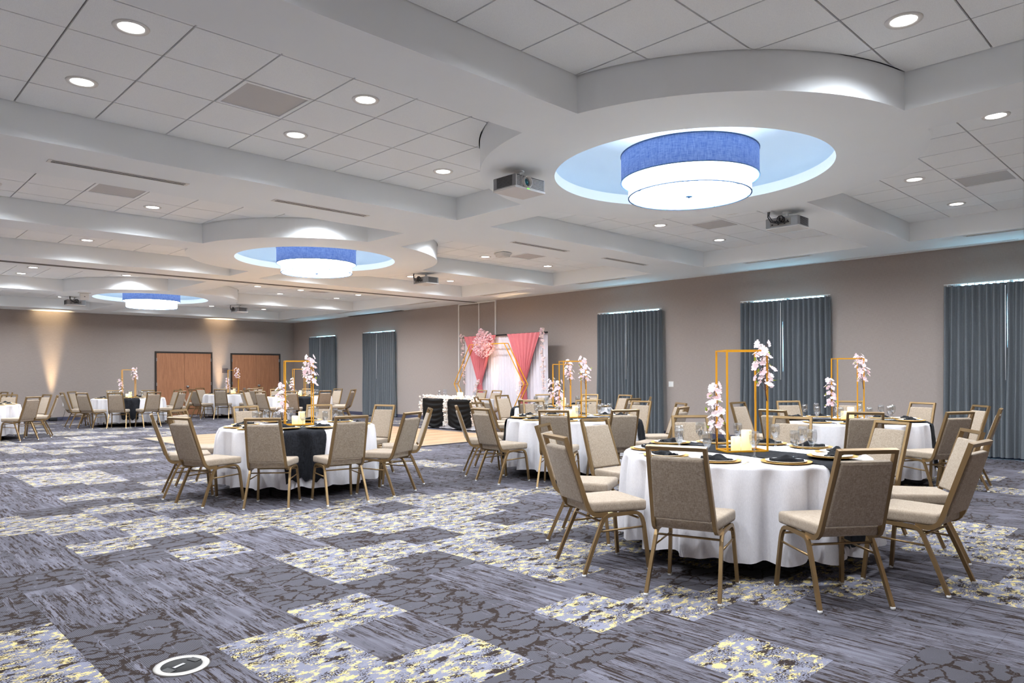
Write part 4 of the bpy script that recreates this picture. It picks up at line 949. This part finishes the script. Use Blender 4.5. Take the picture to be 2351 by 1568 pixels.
def rect_cloth():
    hx, hy = (HX1 - HX0) / 2, (HY1 - HY0) / 2; per = []
    n = 150
    cor = [(-hx, -hy), (hx, -hy), (hx, hy), (-hx, hy)]; tot = 4 * (hx + hy)
    for k in range(4):
        a, b = Vector(cor[k]), Vector(cor[(k + 1) % 4]); m = max(4, int(n * (b - a).length / tot)); nrm = Vector(((b - a).y, -(b - a).x)).normalized()
        for q in range(m): per.append((a.lerp(b, q / m), nrm))
    N = len(per); vv = []
    for t in (0.0, 0.02, 0.3, 0.65, 1.0):
        for i, (p, nr) in enumerate(per):
            o = p + nr * (0.004 + 0.02 * t * (1 + math.sin(i * 0.9)) + 0.02 * t); vv.append((o.x, o.y, HZ - 0.0 - t * 0.74))
    fs = [tuple(range(N))]
    for j in range(4):
        for i in range(N): fs.append((j * N + i, (j + 1) * N + i, (j + 1) * N + (i + 1) % N, j * N + (i + 1) % N))
    m = MB(); m.add(vv, fs, 0, False); m.sm = [False] + [True] * (len(fs) - 1); return m
tag(rect_cloth().build('tablecloth', M['cloth'], None, ((HX0 + HX1) / 2, (HY0 + HY1) / 2, 0.004)), 'white cloth under the black swags of the head table', 'tablecloth')
def swag(ya, yb, label):
    nu, nv = 28, 26; vv = []
    for j in range(nv + 1):
        t = j / nv
        for i in range(nu + 1):
            f = i / nu; s_ = math.sin(PI * f); inset = 0.10 * (1 - s_) * t ** 1.5
            y = ya + (yb - ya) * (f + (0.5 - f) * inset)
            dp = t * (0.66 + 0.08 * s_); wave = t * 7.0 - 1.3 * s_ * t
            x = HX0 - 0.05 - 0.03 * s_ * abs(math.sin(PI * wave)) * (0.3 + s_) - 0.012 * t
            vv.append((x, y, HZ + 0.012 - dp))
    w1 = nu + 1; fs = [(j * w1 + i, j * w1 + i + 1, (j + 1) * w1 + i + 1, (j + 1) * w1 + i) for j in range(nv) for i in range(nu)]
    m = MB(); m.add(vv, fs, 0, True); tag(m.build('swag', M['swag'], None), label, 'drape', 'black satin swags')
swag(13.02, 14.0, 'right black satin swag on the head table front')
swag(14.04, 15.02, 'left black satin swag on the head table front')
m = MB(); r = random.Random(3); P_ = []
def trail(a, b, n, sp, sag=0): 
    a, b = Vector(a), Vector(b)
    for k in range(n):
        t = r.random(); P_.append(a.lerp(b, t) + Vector((r.uniform(-sp, sp), r.uniform(-sp, sp), r.uniform(-sp, sp) * 0.8 + 0.02 - sag * math.sin(PI * t))))
for args, nm, lb in ((((HX0 - 0.03, 13.02, HZ + 0.03), (HX0 - 0.03, 15.03, HZ + 0.03), 240, 0.05), 'top', 'cream blossom garland along the head table edge'),
                     (((HX0 - 0.09, 14.02, HZ), (HX0 - 0.09, 14.02, 0.08), 140, 0.05), 'mid', 'cream blossom garland hanging between the black swags'),
                     (((HX0 - 0.08, 13.0, HZ), (HX0 - 0.06, 12.99, 0.15), 110, 0.045), 'near', 'cream blossom garland hanging at the head table right corner'),
                     (((HX0 - 0.07, 15.06, HZ), (HX0 - 0.05, 15.1, 0.35), 40, 0.05), 'far', 'cream blossom garland hanging at the head table left corner')):
    P_ = []; trail(*args); mb = MB(); scatter_blossoms(mb, P_, 2, len(lb), 0.027)
    o = mb.build('blossom_garland', [M['petal_cream'], M['petal_white']], None, recalc=False); tag(o, lb, 'garland', 'head table garlands')
def hb_item(y, x=11.62): return (x, y, HZ + 0.006)
for y, lb in ((14.35, 'tall clear glass cylinder on the head table'),):
    e = empty('glass_vase', hb_item(y)); tag(e, lb, 'vase'); MB().lathe([(0, 0.004), (0.045, 0.004), (0.05, 0.0), (0.05, 0.24), (0.047, 0.24), (0.046, 0.008), (0, 0.008)], 24).build('vase_body', M['glass'], e); MB().lathe([(0, 0.01), (0.043, 0.01), (0.043, 0.09), (0, 0.09)], 20).build('water', M['glass'], e)
e = empty('pillar_candle', hb_item(13.85, 11.7)); tag(e, 'wide cream candle on the head table', 'candle'); MB().lathe([(0, 0), (0.075, 0), (0.075, 0.16), (0.07, 0.165), (0, 0.155)], 24).build('wax', M['candle'], e); MB().tube([(0, 0, 0.15), (0, 0, 0.175)], 0.002, 4).build('wick', M['black'], e)
for y, lb in ((13.35, 'right stemmed goblet on the head table'), (14.75, 'left stemmed goblet on the head table')):
    e = empty('water_goblet', hb_item(y, 11.75)); tag(e, lb, 'glass'); link('goblet_body', MSH['goblet'], e); link('water', MSH['water'], e)
put_chair(12.47, 14.28, PI, 'beige chair behind the head table, left of the pair', 'chairs behind the head table')
put_chair(12.47, 13.70, PI, 'beige chair behind the head table, right of the pair', 'chairs behind the head table')
# hexagon arch: two gold hexagons joined by short rungs
e = empty('hexagon_arch', (12.85, 14.02, 0)); tag(e, 'gold double hexagon arch before the pink and white backdrop', 'arch')
hexp = [(1.36, 1.12), (0.69, 2.19), (-0.66, 2.19), (-1.38, 1.12), (-0.70, 0.02), (0.70, 0.02)]
for dx in (-0.07, 0.07):
    for k in range(6):
        a, b = hexp[k], hexp[(k + 1) % 6]; MB().bar((dx, a[0], a[1]), (dx, b[0], b[1]), 0.018, 0.018, 0, (1, 0, 0)).build('side_tube', M['gold'], e)
for a in hexp: MB().bar((-0.07, a[0], a[1]), (0.07, a[0], a[1]), 0.016).build('rung', M['gold'], e)
mb = MB(); rg = random.Random(5); P2 = []
while len(P2) < 900:
    v = Vector((rg.gauss(0, 1), rg.gauss(0, 1), rg.gauss(0, 1))).normalized() * (0.35 * rg.random() ** 0.4)
    if v.z > 0: v.z *= 1.15
    P2.append(Vector((-0.05 + v.x * 0.7, 0.16 + v.y * 1.05, 2.16 + v.z)))
P2 += [Vector((-0.05 + rg.uniform(-0.05, 0.05), 0.28 + rg.uniform(-0.08, 0.08), 2.4 + rg.uniform(0, 0.2))) for _ in range(60)]
scatter_blossoms(mb, P2, 2, 11, 0.023)
o = mb.build('blossom_cluster', [M['petal_rose'], M['petal']], e, recalc=False); o['label'] = 'round cluster of pink blossoms'
# backdrop
BX, BY0, BY1, BZ = 13.02, 12.08, 15.24, 2.42
e = empty('backdrop_stand', (BX, (BY0 + BY1) / 2, 0)); tag(e, 'black pipe backdrop stand behind the drapes', 'stand'); h = (BY1 - BY0) / 2
MB().tube([(0, -h - 0.03, BZ), (0, h + 0.03, BZ)], 0.02, 10).build('crossbar', M['blackmetal'], e)
for s in (-1, 1):
    MB().tube([(0.09, s * (h - 0.14), 0.01), (0.09, s * (h - 0.14), BZ - 0.04), (0.05, s * (h - 0.14), BZ)], 0.019, 10).build('upright', M['blackmetal'], e); MB().box(-0.06, 0.24, s * (h - 0.14) - 0.15, s * (h - 0.14) + 0.15, 0, 0.01).build('base_plate', M['blackmetal'], e)
def drape(y0, y1, x, folds, amp, mat, name, gather=None, z1=BZ + 0.01, z0=0.02, seed=1, flare=0.0):
    rg = random.Random(seed); nu = folds * 8; nv = 26; vv = []; ph = [rg.uniform(-1, 1) for _ in range(folds + 2)]
    for j in range(nv + 1):
        t = j / nv; z = z1 + (z0 - z1) * t
        sq = 1.0; yc = None
        if gather:
            gy, gz, gw = gather; 
            if z > gz: q = (z1 - z) / (z1 - gz); sq = 1 - (1 - gw) * q ** 0.9; cen = lambda: (y0 + y1) / 2 + (gy - (y0 + y1) / 2) * q
            else: q = (gz - z) / (gz - z0); sq = gw + (0.30 - gw) * q ** 0.8; cen = lambda: gy
            yc = cen()
        for i in range(nu + 1):
            u = i / nu; k = u * folds; k0 = int(k); p = ph[k0] * (1 - (k - k0)) + ph[k0 + 1] * (k - k0)
            y = y0 + (y1 - y0) * u
            if gather: y = yc + (y - (y0 + y1) / 2) * sq
            else: y += (u - 0.5) * flare * t
            vv.append((x + amp * (0.6 + 0.4 * t) * math.sin(2 * PI * k + p * 1.5 * t) , y, z))
    w1 = nu + 1; n1 = len(vv); vv2 = vv + [(a + 0.003, b, c_) for a, b, c_ in vv]; fs = []
    for j in range(nv):
        for i in range(nu): f = (j * w1 + i, j * w1 + i + 1, (j + 1) * w1 + i + 1, (j + 1) * w1 + i); fs += [f, tuple(n1 + q for q in reversed(f))]
    m = MB(); m.add(vv2, fs, 0, True); return m.build(name, mat, None, recalc=False)
tag(drape(BY0, BY1, BX + 0.045, 30, 0.016, M['sheer'], 'backdrop_drape', None, seed=2), 'white pleated sheer drape of the backdrop', 'drape')
PINK = []
PINK.append(drape(13.84, 15.17, BX - 0.07, 7, 0.034, M['pink'], 'backdrop_drape', (14.50, 1.15, 0.10), seed=3)); tag(PINK[-1], 'left rose pink drape gathered below the blossom cluster', 'drape', 'pink backdrop drapes')
PINK.append(drape(12.22, 13.43, BX - 0.07, 7, 0.034, M['pink'], 'backdrop_drape', (12.82, 1.15, 0.10), seed=4)); tag(PINK[-1], 'right rose pink drape gathered at the gold arch corner', 'drape', 'pink backdrop drapes')
for (ya, za, yb, zb, n, lb) in ((15.22, 2.46, 15.12, 1.1, 90, 'blossom garland hanging down the backdrop left edge'), (12.16, 2.5, 12.10, 0.95, 120, 'blossom garland hanging down the backdrop right edge')):
    P_ = []; rg = random.Random(n)
    for k in range(n):
        t = rg.random() ** 1.4; P_.append(Vector((BX - 0.09 + rg.uniform(-0.03, 0.03), ya + (yb - ya) * t + rg.uniform(-0.07, 0.07) * (1 - 0.5 * t), za + (zb - za) * t + rg.uniform(-0.05, 0.05))))
    mb = MB(); scatter_blossoms(mb, P_, 2, n, 0.03); mb.tube([(BX - 0.08, ya, za), (BX - 0.08, yb, zb)], 0.004, 5, 2)
    tag(mb.build('blossom_garland', [M['petal_cream'], M['petal'], M['twig']], None, recalc=False), lb, 'garland', 'backdrop blossom garlands')
for (y, z, dr) in ((14.50, 1.15, PINK[0]), (12.82, 1.15, PINK[1])):
    P_ = [Vector((BX - 0.10 + rg.uniform(-0.03, 0.02), y + 0.05 + rg.uniform(-0.09, 0.09) + (0.08 if k > 22 else 0), z + rg.uniform(-0.06, 0.08) - (rg.random() * 0.45 if k > 22 else 0))) for k in range(46)]
    mb = MB(); scatter_blossoms(mb, P_, 2, 9, 0.03); mb.build('blossom_tie', [M['petal_cream'], M['petal']], dr, recalc=False)
uplight((BX - 0.20, 14.02, 0), -PI / 2, 260, (1.0, 0.66, 0.36), 'black floor uplight at the backdrop centre left', 24, 1.0, 0.07)
uplight((BX - 0.20, 13.1, 0), -PI / 2, 260, (1.0, 0.66, 0.36), 'black floor uplight at the backdrop centre right', 24, 1.0, 0.07)
# floor box
e = empty('floor_box', (1.255, 3.565, 0), 0.35); tag(e, 'round steel floor outlet cover set in the carpet', 'floor outlet')
MB().lathe([(0.092, 0.004), (0.096, 0.007), (0.122, 0.006), (0.128, 0.0), (0.092, 0.0005), (0.092, 0.004)], 48).build('steel_ring', plain('worn_steel', (176, 172, 166), 0.45, 0.6), e)
MB().lathe([(0, 0.004), (0.090, 0.004), (0.0915, 0.001)], 48).build('lid', M['slot'], e)
MB().box(-0.03, 0.03, -0.009, 0.009, 0.004, 0.008, 0, Matrix.Translation((-0.015, 0, 0))).build('latch', M['steel'], e)
for s in (-1, 1): MB().box(s * 0.072 - 0.018, s * 0.072 + 0.018, -0.03, 0.03, 0.003, 0.0065).build('cable_flap', M['blackmetal'], e)
